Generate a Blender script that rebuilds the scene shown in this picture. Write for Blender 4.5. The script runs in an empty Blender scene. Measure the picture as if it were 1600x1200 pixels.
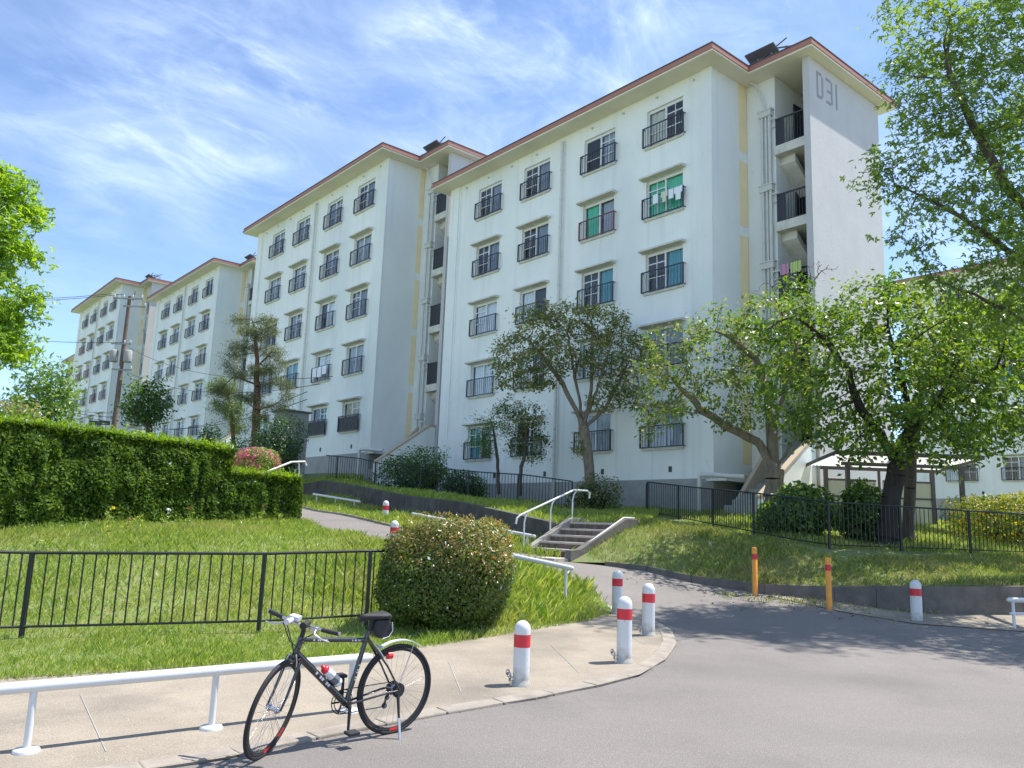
import bpy, math, random
import numpy as np
from mathutils import Vector, Matrix
from mathutils.geometry import delaunay_2d_cdt
R = math.radians
random.seed(7); rng = np.random.default_rng(7)
S = bpy.context.scene
COL = S.collection

# ------------------------------------------------------------------ camera
FPX, PITCH, ROLL, H = 1279.4, R(9.929), R(2.128), 1.75
FW = Vector((0, math.cos(PITCH), math.sin(PITCH))); UP0 = Vector((0, -math.sin(PITCH), math.cos(PITCH))); RT0 = Vector((1, 0, 0))
RT = RT0*math.cos(ROLL)+UP0*math.sin(ROLL); UP = -RT0*math.sin(ROLL)+UP0*math.cos(ROLL)
CAM = Vector((0, 0, H))
cd = bpy.data.cameras.new('camera'); cam = bpy.data.objects.new('camera', cd); COL.objects.link(cam)
m = Matrix((RT, UP, -FW)).transposed().to_4x4(); m.translation = CAM; cam.matrix_world = m
cd.sensor_width = 36; cd.lens = FPX*36/1600; cd.clip_start = .05; cd.clip_end = 3000
S.camera = cam
S.render.resolution_x = 1024; S.render.resolution_y = 768
def at(x, y, Y):
    r = FW+RT*((x-800)/FPX)+UP*((600-y)/FPX); return CAM+r*(Y/r.y)
def ong(x, y):
    r = FW+RT*((x-800)/FPX)+UP*((600-y)/FPX); return CAM+r*(H/(.035*r.y-r.z))
SLOPE = .035

# ------------------------------------------------------------------ world, sun, exposure
SUN_EL, SUN_AZ = R(62), R(20)          # azimuth counted from +X towards +Y
sv = Vector((math.cos(SUN_AZ)*math.cos(SUN_EL), math.sin(SUN_AZ)*math.cos(SUN_EL), math.sin(SUN_EL)))
W = bpy.data.worlds.new('World'); S.world = W; W.use_nodes = True
nt = W.node_tree; nt.nodes.clear()
def wn(t, **k):
    n = nt.nodes.new(t)
    for a, b in k.items(): setattr(n, a, b)
    return n
out = wn('ShaderNodeOutputWorld'); bg = wn('ShaderNodeBackground'); sky = wn('ShaderNodeTexSky')
sky.sky_type = 'NISHITA'; sky.sun_disc = False; sky.sun_elevation = SUN_EL; sky.sun_rotation = R(90)-SUN_AZ
sky.air_density = 1.0; sky.dust_density = .1; sky.ozone_density = 2.2; sky.altitude = 3000
bg.inputs['Strength'].default_value = .138
tc = wn('ShaderNodeTexCoord'); sep = wn('ShaderNodeSeparateXYZ'); nt.links.new(tc.outputs['Generated'], sep.inputs[0])
mz = wn('ShaderNodeMath', operation='MAXIMUM'); mz.inputs[1].default_value = .03; nt.links.new(sep.outputs[2], mz.inputs[0])
mz2 = wn('ShaderNodeMath', operation='ADD'); mz2.inputs[1].default_value = .15; nt.links.new(mz.outputs[0], mz2.inputs[0])
dv = [wn('ShaderNodeMath', operation='DIVIDE') for _ in range(2)]
for i in range(2): nt.links.new(sep.outputs[i], dv[i].inputs[0]); nt.links.new(mz2.outputs[0], dv[i].inputs[1])
cb = wn('ShaderNodeCombineXYZ'); nt.links.new(dv[0].outputs[0], cb.inputs[0]); nt.links.new(dv[1].outputs[0], cb.inputs[1])
def cloud(rot, scale, nscale, detail, dist, lo, hi, off=(0, 0, 0), rough=.6):
    m0 = wn('ShaderNodeMapping'); m0.inputs['Rotation'].default_value = (0, 0, R(rot)); nt.links.new(cb.outputs[0], m0.inputs[0])
    mp = wn('ShaderNodeMapping'); mp.inputs['Scale'].default_value = scale; mp.inputs['Location'].default_value = off
    nt.links.new(m0.outputs[0], mp.inputs[0])
    n = wn('ShaderNodeTexNoise'); n.inputs['Scale'].default_value = nscale; n.inputs['Detail'].default_value = detail; n.inputs['Distortion'].default_value = dist; n.inputs['Roughness'].default_value = rough
    nt.links.new(mp.outputs[0], n.inputs['Vector'])
    mr = wn('ShaderNodeMapRange', interpolation_type='SMOOTHSTEP'); mr.inputs[1].default_value = lo; mr.inputs[2].default_value = hi
    nt.links.new(n.outputs['Fac'], mr.inputs[0]); return mr.outputs[0]
def wm(op, a, b):
    n = wn('ShaderNodeMath', operation=op)
    for i, v in enumerate((a, b)):
        if isinstance(v, (int, float)): n.inputs[i].default_value = v
        else: nt.links.new(v, n.inputs[i])
    return n.outputs[0]
big = cloud(0, (1, 1, 1), .9, 3, .3, .36, .62, (1.7, 3.3, 0))
wisp = cloud(-58, (1.0, 1.7, 1), 3.0, 9, .6, .46, .82, (2.3, 1.1, 0), .62)
fine = cloud(-50, (.9, 3.0, 1), 6.0, 10, .5, .50, .85, (5, 1, 0), .66)
veil = cloud(-40, (1, 1.3, 1), 3.0, 7, .9, .25, .8, (0, 7, 0))
cl = wm('ADD', wm('MULTIPLY', wisp, wm('ADD', wm('MULTIPLY', big, .6), .02)), wm('MULTIPLY', fine, wm('MULTIPLY', big, .30)))
cl = wm('ADD', cl, wm('MULTIPLY', wm('MULTIPLY', veil, wm('ADD', wm('MULTIPLY', big, .8), .2)), .50))
cl = wm('MINIMUM', wm('MULTIPLY', cl, .68), .8)
lo_fade = wn('ShaderNodeMapRange'); lo_fade.inputs[1].default_value = .05; lo_fade.inputs[2].default_value = .45; nt.links.new(sep.outputs[2], lo_fade.inputs[0])
cl = wm('MULTIPLY', cl, lo_fade.outputs[0])
mx = wn('ShaderNodeMix', data_type='RGBA'); nt.links.new(cl, mx.inputs[0]); nt.links.new(sky.outputs[0], mx.inputs[6]); mx.inputs[7].default_value = (5.4, 6.1, 7.4, 1)
nt.links.new(mx.outputs[2], bg.inputs[0]); nt.links.new(bg.outputs[0], out.inputs[0])
sl = bpy.data.lights.new('sun', 'SUN'); sl.energy = 3.9; sl.angle = R(.53); sl.color = (1, .955, .89)
so = bpy.data.objects.new('sun', sl); COL.objects.link(so); so.rotation_euler = sv.to_track_quat('Z', 'Y').to_euler(); so.location = (30, 10, 60)
S.view_settings.view_transform = 'Standard'; S.view_settings.look = 'None'; S.view_settings.gamma = 1
S.view_settings.exposure = 1.08; S.view_settings.use_curve_mapping = False
S.cycles.max_bounces = 8; S.cycles.transparent_max_bounces = 12

# ------------------------------------------------------------------ helpers
def tag(o, label=None, cat=None, group=None, kind=None):
    if label: o['label'] = label
    if cat: o['category'] = cat
    if group: o['group'] = group
    if kind: o['kind'] = kind
    return o
def empty(name, loc=(0, 0, 0), rz=0, label=None, cat=None, group=None, parent=None):
    o = bpy.data.objects.new(name, None); COL.objects.link(o); o.location = loc; o.rotation_euler = (0, 0, rz); o.empty_display_size = .2
    o.parent = parent; return tag(o, label, cat, group)
def ob(name, mesh, parent=None, loc=None, label=None, cat=None, group=None, kind=None):
    o = bpy.data.objects.new(name, mesh); COL.objects.link(o); o.parent = parent
    if loc is not None: o.location = loc
    return tag(o, label, cat, group, kind)
class MB:
    def __init__(s): s.v = []; s.f = []; s.sm = []
    def quad(s, *p, sm=False):
        n = len(s.v); s.v += [tuple(q) for q in p]; s.f.append(tuple(range(n, n+len(p)))); s.sm.append(sm)
    def box(s, a, b, M=None):
        (x0, y0, z0), (x1, y1, z1) = a, b
        P = [(x0, y0, z0), (x1, y0, z0), (x1, y1, z0), (x0, y1, z0), (x0, y0, z1), (x1, y0, z1), (x1, y1, z1), (x0, y1, z1)]
        if M is not None: P = [tuple(M @ Vector(p)) for p in P]
        n = len(s.v); s.v += P
        for f in ((0, 3, 2, 1), (4, 5, 6, 7), (0, 1, 5, 4), (1, 2, 6, 5), (2, 3, 7, 6), (3, 0, 4, 7)): s.f.append(tuple(n+i for i in f)); s.sm.append(False)
        return s
    def tube(s, pts, r, n=8, caps=True):
        pts = [Vector(p) for p in pts]; rs = r if isinstance(r, (list, tuple)) else [r]*len(pts)
        base = len(s.v); prev = None
        for i, p in enumerate(pts):
            d = (pts[min(i+1, len(pts)-1)]-pts[max(i-1, 0)]).normalized()
            if prev is None:
                a = d.orthogonal().normalized()
            else:
                a = (prev-d*prev.dot(d)).normalized()
            prev = a; b = d.cross(a)
            for k in range(n):
                t = 2*math.pi*k/n; s.v.append(tuple(p+(a*math.cos(t)+b*math.sin(t))*rs[i]))
        for i in range(len(pts)-1):
            for k in range(n):
                s.f.append((base+i*n+k, base+i*n+(k+1) % n, base+(i+1)*n+(k+1) % n, base+(i+1)*n+k)); s.sm.append(True)
        if caps:
            e0 = len(s.v); s.v += [s.v[base+k] for k in range(n)]+[s.v[base+(len(pts)-1)*n+k] for k in range(n)]
            s.f.append(tuple(e0+k for k in range(n))[::-1]); s.sm.append(False)
            s.f.append(tuple(e0+n+k for k in range(n))); s.sm.append(False)
        return s
    def lathe(s, prof, n=20, c=(0, 0, 0)):
        base = len(s.v)
        for r, z in prof:
            for k in range(n):
                t = 2*math.pi*k/n; s.v.append((c[0]+r*math.cos(t), c[1]+r*math.sin(t), c[2]+z))
        for i in range(len(prof)-1):
            for k in range(n):
                s.f.append((base+i*n+k, base+i*n+(k+1) % n, base+(i+1)*n+(k+1) % n, base+(i+1)*n+k)); s.sm.append(True)
        return s
    def prism(s, poly, d, axis=0):       # polygon in two coords extruded d0..d1 along axis
        d0, d1 = d; n = len(poly)
        def P(a, b, t): return (t, a, b) if axis == 0 else ((a, t, b) if axis == 1 else (a, b, t))
        base = len(s.v)
        s.v += [P(a, b, d0) for a, b in poly]+[P(a, b, d1) for a, b in poly]
        s.f.append(tuple(range(base, base+n))); s.f.append(tuple(range(base+n, base+2*n))[::-1]); s.sm += [False, False]
        for k in range(n): s.f.append((base+k, base+n+k, base+n+(k+1) % n, base+(k+1) % n)); s.sm.append(False)
        return s
    def torus(s, R_, r, n=40, k=8, c=(0, 0, 0)):   # axis along local Y
        base = len(s.v)
        for i in range(n):
            t = 2*math.pi*i/n
            for j in range(k):
                p = 2*math.pi*j/k; rr = R_+r*math.cos(p); s.v.append((c[0]+rr*math.cos(t), c[1]+r*math.sin(p), c[2]+rr*math.sin(t)))
        for i in range(n):
            for j in range(k):
                s.f.append((base+i*k+j, base+i*k+(j+1) % k, base+((i+1) % n)*k+(j+1) % k, base+((i+1) % n)*k+j)); s.sm.append(True)
        return s
    def mesh(s, name, mat):
        me = bpy.data.meshes.new(name); me.from_pydata(s.v, [], s.f); me.polygons.foreach_set('use_smooth', s.sm)
        for mt in (mat if isinstance(mat, (list, tuple)) else [mat]): me.materials.append(mt)
        return me
    def build(s, name, mat, parent=None, loc=None, **k): return ob(name, s.mesh(name, mat), parent, loc, **k)
def bevel(o, w=.01, seg=2):
    b = o.modifiers.new('bevel', 'BEVEL'); b.width = w; b.segments = seg; b.limit_method = 'ANGLE'; return o
CACHE = {}
def cached(key, fn):
    if key not in CACHE: CACHE[key] = fn()
    return CACHE[key]
def npmesh(name, V, F, mat, smooth=False):      # V (n,3), F (m,k)
    me = bpy.data.meshes.new(name); V = np.asarray(V, np.float32); F = np.asarray(F, np.int32); k = F.shape[1]
    me.vertices.add(len(V)); me.vertices.foreach_set('co', V.ravel())
    me.loops.add(F.size); me.loops.foreach_set('vertex_index', F.ravel())
    me.polygons.add(len(F)); me.polygons.foreach_set('loop_start', np.arange(0, F.size, k, dtype=np.int32))
    me.polygons.foreach_set('use_smooth', np.full(len(F), smooth)); me.update(calc_edges=True)
    me.materials.append(mat); return me

# ------------------------------------------------------------------ materials
def mat(name, col, rough=.7, metal=0, spec=.5, var=0, vscale=3, bump=0, bscale=60, col2=None, coat=0, stretch=None, detail=6, lo=.35, hi=.7):
    m_ = bpy.data.materials.new(name); m_.use_nodes = True; n = m_.node_tree; b = n.nodes['Principled BSDF']
    b.inputs['Base Color'].default_value = (*col, 1); b.inputs['Roughness'].default_value = rough; b.inputs['Metallic'].default_value = metal
    b.inputs['Specular IOR Level'].default_value = spec; b.inputs['Coat Weight'].default_value = coat
    t = n.nodes.new('ShaderNodeTexCoord')
    vec = t.outputs['Object']
    if stretch:
        mp = n.nodes.new('ShaderNodeMapping'); mp.inputs['Scale'].default_value = stretch; n.links.new(vec, mp.inputs[0]); vec = mp.outputs[0]
    if var or col2:
        c2 = col2 or tuple(c*(1-var) for c in col)
        ns = n.nodes.new('ShaderNodeTexNoise'); ns.inputs['Scale'].default_value = vscale; ns.inputs['Detail'].default_value = detail; ns.inputs['Roughness'].default_value = .62; n.links.new(vec, ns.inputs['Vector'])
        mr = n.nodes.new('ShaderNodeMapRange'); mr.inputs[1].default_value = lo; mr.inputs[2].default_value = hi; n.links.new(ns.outputs['Fac'], mr.inputs[0])
        mx_ = n.nodes.new('ShaderNodeMix'); mx_.data_type = 'RGBA'; n.links.new(mr.outputs[0], mx_.inputs[0]); mx_.inputs[6].default_value = (*col, 1); mx_.inputs[7].default_value = (*c2, 1)
        n.links.new(mx_.outputs[2], b.inputs['Base Color'])
    if bump:
        nb = n.nodes.new('ShaderNodeTexNoise'); nb.inputs['Scale'].default_value = bscale; nb.inputs['Detail'].default_value = 4; n.links.new(t.outputs['Object'], nb.inputs['Vector'])
        bp = n.nodes.new('ShaderNodeBump'); bp.inputs['Strength'].default_value = bump; bp.inputs['Distance'].default_value = .01; n.links.new(nb.outputs['Fac'], bp.inputs['Height']); n.links.new(bp.outputs[0], b.inputs['Normal'])
    return m_
def nodes(m_): return m_.node_tree, m_.node_tree.nodes, m_.node_tree.links
def addmix(m_, kind, fac_fn, col):
    """mix another colour over the base colour using a mask built by fac_fn(nodes, links)"""
    n, N, L = nodes(m_); b = N['Principled BSDF']; src = b.inputs['Base Color'].links
    mx_ = N.new('ShaderNodeMix'); mx_.data_type = 'RGBA'; mx_.blend_type = kind
    if src: L.new(src[0].from_socket, mx_.inputs[6])
    else: mx_.inputs[6].default_value = b.inputs['Base Color'].default_value
    mx_.inputs[7].default_value = (*col, 1); L.new(fac_fn(N, L), mx_.inputs[0]); L.new(mx_.outputs[2], b.inputs['Base Color'])
def noise_mask(scale, lo, hi, stretch=(1, 1, 1), detail=6, off=(0, 0, 0), gain=1.0, coord='Object', dist=0):
    def fn(N, L):
        t = N.new('ShaderNodeTexCoord'); mp = N.new('ShaderNodeMapping'); mp.inputs['Scale'].default_value = stretch; mp.inputs['Location'].default_value = off
        L.new(t.outputs[coord], mp.inputs[0]); ns = N.new('ShaderNodeTexNoise'); ns.inputs['Scale'].default_value = scale; ns.inputs['Detail'].default_value = detail; ns.inputs['Distortion'].default_value = dist; L.new(mp.outputs[0], ns.inputs['Vector'])
        mr = N.new('ShaderNodeMapRange'); mr.inputs[1].default_value = lo; mr.inputs[2].default_value = hi; mr.inputs[4].default_value = gain; L.new(ns.outputs['Fac'], mr.inputs[0]); return mr.outputs[0]
    return fn
M = {}
M['wall'] = mat('wall_paint', (.82, .845, .80), .85, bump=.25, bscale=25, var=.05, vscale=.8)
addmix(M['wall'], 'MIX', noise_mask(1.0, .55, .80, (3.2, 3.2, .10), 8, gain=.42), (.50, .53, .52))
addmix(M['wall'], 'MIX', noise_mask(.22, .50, .66, (1, 1, .55), 10, (9, 2, 4), gain=.32, dist=.6), (.50, .57, .58))
addmix(M['wall'], 'MIX', noise_mask(7, .66, .80, (1, 1, .35), 4, (2, 2, 4), gain=.4), (.40, .42, .40))
addmix(M['wall'], 'MIX', noise_mask(.5, .52, .8, (1, 1, .6), 8, (3, 5, 1), gain=.35), (.60, .65, .64))
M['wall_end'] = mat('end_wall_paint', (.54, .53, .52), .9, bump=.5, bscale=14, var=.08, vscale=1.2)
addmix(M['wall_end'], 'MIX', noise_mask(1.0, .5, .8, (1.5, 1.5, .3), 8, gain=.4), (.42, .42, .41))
M['yellow'] = mat('yellow_panel', (.84, .70, .42), .8, var=.08, vscale=2)
M['soffit'] = mat('soffit_paint', (.80, .76, .62), .85, var=.08, vscale=1.5)
M['fascia'] = mat('roof_fascia', (.42, .17, .125), .7, col2=(.34, .19, .15), vscale=5, bump=.2)
M['roof'] = mat('roof_sheet', (.12, .12, .13), .7, var=.2)
M['plinth'] = mat('plinth_concrete', (.36, .36, .34), .9, var=.25, vscale=2, bump=.4, bscale=30)
M['conc'] = mat('stair_concrete', (.36, .33, .29), .9, var=.3, vscale=5, bump=.5, bscale=60)
M['conc_dark'] = mat('retaining_concrete', (.12, .11, .10), .95, col2=(.055, .05, .045), vscale=2.2, bump=.7, bscale=30, detail=10)
addmix(M['conc_dark'], 'MIX', noise_mask(1.2, .5, .7, (4, 4, .4), 8), (.06, .06, .055))
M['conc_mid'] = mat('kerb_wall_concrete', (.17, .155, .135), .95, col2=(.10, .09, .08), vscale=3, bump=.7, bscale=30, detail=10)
M['tan'] = mat('tan_parapet', (.52, .42, .30), .85, var=.12, vscale=3, bump=.2)
M['hood'] = mat('hood_concrete', (.66, .64, .56), .85, col2=(.42, .42, .37), vscale=2.5, lo=.45, hi=.75)
M['black'] = mat('black_railing_paint', (.018, .02, .028), .45, spec=.6)
M['fence'] = mat('fence_paint', (.010, .014, .018), .5, var=.3, vscale=8)
M['rustred'] = mat('rust_red_railing', (.15, .045, .05), .5)
M['alu'] = mat('white_aluminium', (.74, .75, .76), .4, spec=.6)
M['pipe'] = mat('pipe_paint', (.64, .65, .60), .6, var=.12, vscale=4)
M['doorblue'] = mat('dark_door', (.03, .04, .055), .5)
M['teal'] = mat('teal_door', (.03, .22, .27), .6)
M['white'] = mat('white_enamel', (.63, .635, .63), .35, var=.06, vscale=6, coat=.2)
addmix(M['white'], 'MIX', noise_mask(5, .58, .75, (1, 1, .5), 8, gain=.5), (.45, .43, .38))
M['redband'] = mat('red_reflective', (.62, .02, .035), .4, var=.1)
M['orange'] = mat('orange_post', (.85, .33, .03), .45, var=.15, vscale=5)
M['steel'] = mat('steel', (.5, .5, .5), .3, metal=1)
M['sidewalk'] = mat('sidewalk_concrete', (.33, .28, .215), .95, col2=(.23, .195, .15), vscale=1.3, bump=.6, bscale=120, detail=10)
addmix(M['sidewalk'], 'MIX', noise_mask(95, .54, .70, detail=3, gain=.7), (.46, .42, .36))
addmix(M['sidewalk'], 'MIX', noise_mask(80, .56, .72, detail=3, off=(5, 5, 5), gain=.6), (.10, .088, .072))
addmix(M['sidewalk'], 'MIX', noise_mask(.9, .5, .7, detail=10, off=(4, 1, 0), gain=.6), (.135, .12, .10))
M['kerb'] = mat('kerb_concrete', (.33, .29, .24), .95, col2=(.23, .20, .17), vscale=6, bump=.6, bscale=120)
M['asphalt'] = mat('asphalt', (.178, .158, .143), .85, col2=(.21, .188, .170), vscale=.5, bump=.9, bscale=120, detail=10)
addmix(M['asphalt'], 'MIX', noise_mask(95, .54, .74, detail=3, gain=.55), (.40, .38, .36))
addmix(M['asphalt'], 'MIX', noise_mask(80, .55, .74, detail=4, off=(3, 3, 3), gain=.5), (.07, .065, .062))
addmix(M['asphalt'], 'MIX', noise_mask(.22, .48, .66, (1, 2.5, 1), detail=9, off=(1, 3, 0), gain=.45), (.135, .124, .116))
addmix(M['asphalt'], 'MIX', noise_mask(.9, .56, .70, (1, 1, 1), detail=9, off=(7, 3, 0), gain=.35), (.12, .11, .10))
M['soil'] = mat('soil_and_thatch', (.19, .22, .075), 1, col2=(.12, .19, .04), vscale=2.5, bump=1, bscale=40, detail=10)
addmix(M['soil'], 'MIX', noise_mask(9, .5, .7, detail=8), (.22, .17, .10))
M['bark'] = mat('bark', (.13, .105, .085), .95, col2=(.06, .05, .04), vscale=12, stretch=(1, 1, .25), bump=1, bscale=35)
M['bark_dark'] = mat('dark_bark', (.05, .042, .036), .95, col2=(.025, .022, .02), vscale=12, stretch=(1, 1, .25), bump=1, bscale=35)
M['bark_pale'] = mat('pale_bark', (.26, .22, .17), .95, col2=(.12, .10, .075), vscale=10, stretch=(1, 1, .3), bump=1, bscale=30)
M['bark_red'] = mat('reddish_bark', (.16, .09, .06), .95, col2=(.08, .045, .03), vscale=12, stretch=(1, 1, .25), bump=1, bscale=30)
M['polebark'] = mat('pole_concrete', (.17, .12, .10), .9, var=.2)
M['wire'] = mat('wire', (.03, .03, .03), .6)
M['number'] = mat('painted_number', (.29, .28, .31), .9)
M['shirt'] = mat('white_laundry', (.78, .80, .84), .9)
M['shirt2'] = mat('pale_laundry', (.60, .62, .50), .9)
M['pinkcloth'] = mat('pink_laundry', (.55, .30, .42), .9)
M['greencloth'] = mat('green_laundry', (.50, .60, .22), .9)
M['tyre'] = mat('tyre_rubber', (.018, .018, .02), .75, var=.3, vscale=30)
M['bikeblack'] = mat('gloss_black_frame', (.008, .009, .012), .22, coat=.8)
M['decal'] = mat('grey_decal', (.55, .56, .60), .4)
M['rubber'] = mat('black_rubber', (.02, .02, .022), .7)
M['chrome'] = mat('brushed_metal', (.55, .55, .57), .28, metal=1)
M['redcap'] = mat('red_plastic', (.75, .02, .04), .35)
M['bottle'] = mat('milky_bottle', (.62, .66, .70), .3)
M['bottledark'] = mat('bottle_print', (.12, .13, .16), .4)
M['reflector'] = mat('red_reflector', (.70, .03, .03), .25)
M['polycarb'] = leafmat('corrugated_roof_sheet', [(.70, .70, .68), (.70, .70, .68)], .75) if False else mat('corrugated_roof_sheet', (.52, .52, .51), .5, var=.3, vscale=4)
M['frame_brown'] = mat('bronze_frame', (.07, .055, .055), .5)
M['panel'] = mat('translucent_panel', (.50, .52, .40), .5, var=.15, vscale=2)
M['grille'] = mat('vent_grille', (.05, .05, .05), .6)
def basedirt(m_, z0, z1, col, g):
    n, N, L = nodes(m_); t = N.new('ShaderNodeTexCoord'); sp_ = N.new('ShaderNodeSeparateXYZ'); L.new(t.outputs['Object'], sp_.inputs[0]); ns = N.new('ShaderNodeTexNoise'); ns.inputs['Scale'].default_value = 14; ns.inputs['Detail'].default_value = 6; L.new(t.outputs['Object'], ns.inputs['Vector'])
    a = N.new('ShaderNodeMapRange'); a.inputs[1].default_value = z1; a.inputs[2].default_value = z0; L.new(sp_.outputs[2], a.inputs[0]); b = N.new('ShaderNodeMath'); b.operation = 'ADD'; L.new(a.outputs[0], b.inputs[0]); L.new(ns.outputs['Fac'], b.inputs[1]); c = N.new('ShaderNodeMapRange'); c.inputs[1].default_value = .75; c.inputs[2].default_value = 1.5; c.inputs[4].default_value = g; L.new(b.outputs[0], c.inputs[0])
    addmix(m_, 'MIX', lambda N_, L_: c.outputs[0], col)
M['bollard'] = mat('bollard_enamel', (.63, .635, .63), .38, var=.06, vscale=6, coat=.15); addmix(M['bollard'], 'MIX', noise_mask(9, .60, .72, (1, 1, .5), 8, gain=.55), (.40, .38, .33)); addmix(M['bollard'], 'MIX', noise_mask(30, .68, .74, (1, 1, .3), 3, gain=.7), (.18, .15, .12)); basedirt(M['bollard'], .0, .22, (.25, .22, .17), .75)
addmix(M['redband'], 'MIX', noise_mask(22, .62, .72, (1, 1, 1), 5, gain=.6), (.30, .10, .10))
addmix(M['orange'], 'MIX', noise_mask(20, .60, .72, (1, 1, .3), 6, gain=.6), (.35, .20, .10)); basedirt(M['orange'], 0, .2, (.22, .16, .10), .7)
def glassmat():
    m_ = bpy.data.materials.new('window_glass'); m_.use_nodes = True; n, N, L = nodes(m_); N.clear()
    o = N.new('ShaderNodeOutputMaterial'); t = N.new('ShaderNodeBsdfTransparent'); t.inputs[0].default_value = (.93, .96, .97, 1)
    g = N.new('ShaderNodeBsdfGlossy'); g.inputs['Roughness'].default_value = .03; fr = N.new('ShaderNodeFresnel'); fr.inputs[0].default_value = 1.75
    mx_ = N.new('ShaderNodeMixShader'); ge = N.new('ShaderNodeNewGeometry'); sb = N.new('ShaderNodeMath'); sb.operation = 'SUBTRACT'; sb.inputs[0].default_value = 1; L.new(ge.outputs['Backfacing'], sb.inputs[1]); ml = N.new('ShaderNodeMath'); ml.operation = 'MULTIPLY'; L.new(fr.outputs[0], ml.inputs[0]); L.new(sb.outputs[0], ml.inputs[1]); L.new(ml.outputs[0], mx_.inputs[0]); L.new(t.outputs[0], mx_.inputs[1]); L.new(g.outputs[0], mx_.inputs[2]); L.new(mx_.outputs[0], o.inputs[0]); return m_
M['glass'] = glassmat()
CURT = {'white': mat('white_curtain', (.82, .84, .86), .9), 'grey': mat('grey_curtain', (.45, .48, .52), .9), 'beige': mat('beige_curtain', (.66, .62, .52), .9),
        'green': mat('green_curtain', (.10, .62, .38), .9), 'teal': mat('teal_curtain', (.14, .40, .46), .9), 'dark': mat('dark_blind', (.10, .115, .14), .9), 'slate': mat('slate_blind', (.28, .31, .36), .9)}
def translucent(m_, f):
    n, N, L = nodes(m_); b = N['Principled BSDF']; t = N.new('ShaderNodeBsdfTranslucent'); t.inputs[0].default_value = (.85, .85, .82, 1); x = N.new('ShaderNodeMixShader'); x.inputs[0].default_value = f; L.new(b.outputs[0], x.inputs[1]); L.new(t.outputs[0], x.inputs[2]); L.new(x.outputs[0], N['Material Output'].inputs[0])
translucent(M['polycarb'], .42); translucent(M['panel'], .35)
def leafmat(name, cols, trans=.35, rough=.42, patch=None, spec=.5):
    m_ = bpy.data.materials.new(name); m_.use_nodes = True; n, N, L = nodes(m_); b = N['Principled BSDF']; o = N['Material Output']
    g = N.new('ShaderNodeNewGeometry'); cr = N.new('ShaderNodeValToRGB'); e = cr.color_ramp.elements
    for i, c in enumerate(cols):
        p = i/(len(cols)-1)
        el = e[0] if i == 0 else (e[1] if i == len(cols)-1 else e.new(p)); el.color = (*c, 1)
        if i == 0: el.position = 0
        if i == len(cols)-1: el.position = 1
    # keep order by position
    els = sorted(e, key=lambda q: q.position)
    L.new(g.outputs['Random Per Island'], cr.inputs[0]); c_out = cr.outputs[0]
    if patch:
        t = N.new('ShaderNodeTexCoord'); ns = N.new('ShaderNodeTexNoise'); ns.inputs['Scale'].default_value = patch[0]; ns.inputs['Detail'].default_value = 5; L.new(t.outputs['Object'], ns.inputs['Vector'])
        mr = N.new('ShaderNodeMapRange'); mr.inputs[1].default_value = patch[1]; mr.inputs[2].default_value = patch[2]; mr.inputs[4].default_value = patch[4] if len(patch) > 4 else 1; L.new(ns.outputs['Fac'], mr.inputs[0])
        mx_ = N.new('ShaderNodeMix'); mx_.data_type = 'RGBA'; L.new(mr.outputs[0], mx_.inputs[0]); L.new(c_out, mx_.inputs[6]); mx_.inputs[7].default_value = (*patch[3], 1); c_out = mx_.outputs[2]
    L.new(c_out, b.inputs['Base Color']); b.inputs['Roughness'].default_value = rough; b.inputs['Specular IOR Level'].default_value = spec
    tr = N.new('ShaderNodeBsdfTranslucent'); hs = N.new('ShaderNodeHueSaturation'); hs.inputs['Hue'].default_value = .485; hs.inputs['Saturation'].default_value = 1.15; hs.inputs['Value'].default_value = 1.9
    L.new(c_out, hs.inputs['Color']); L.new(hs.outputs[0], tr.inputs[0]); ms = N.new('ShaderNodeMixShader'); ms.inputs[0].default_value = trans
    L.new(b.outputs[0], ms.inputs[1]); L.new(tr.outputs[0], ms.inputs[2]); L.new(ms.outputs[0], o.inputs[0]); return m_
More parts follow.
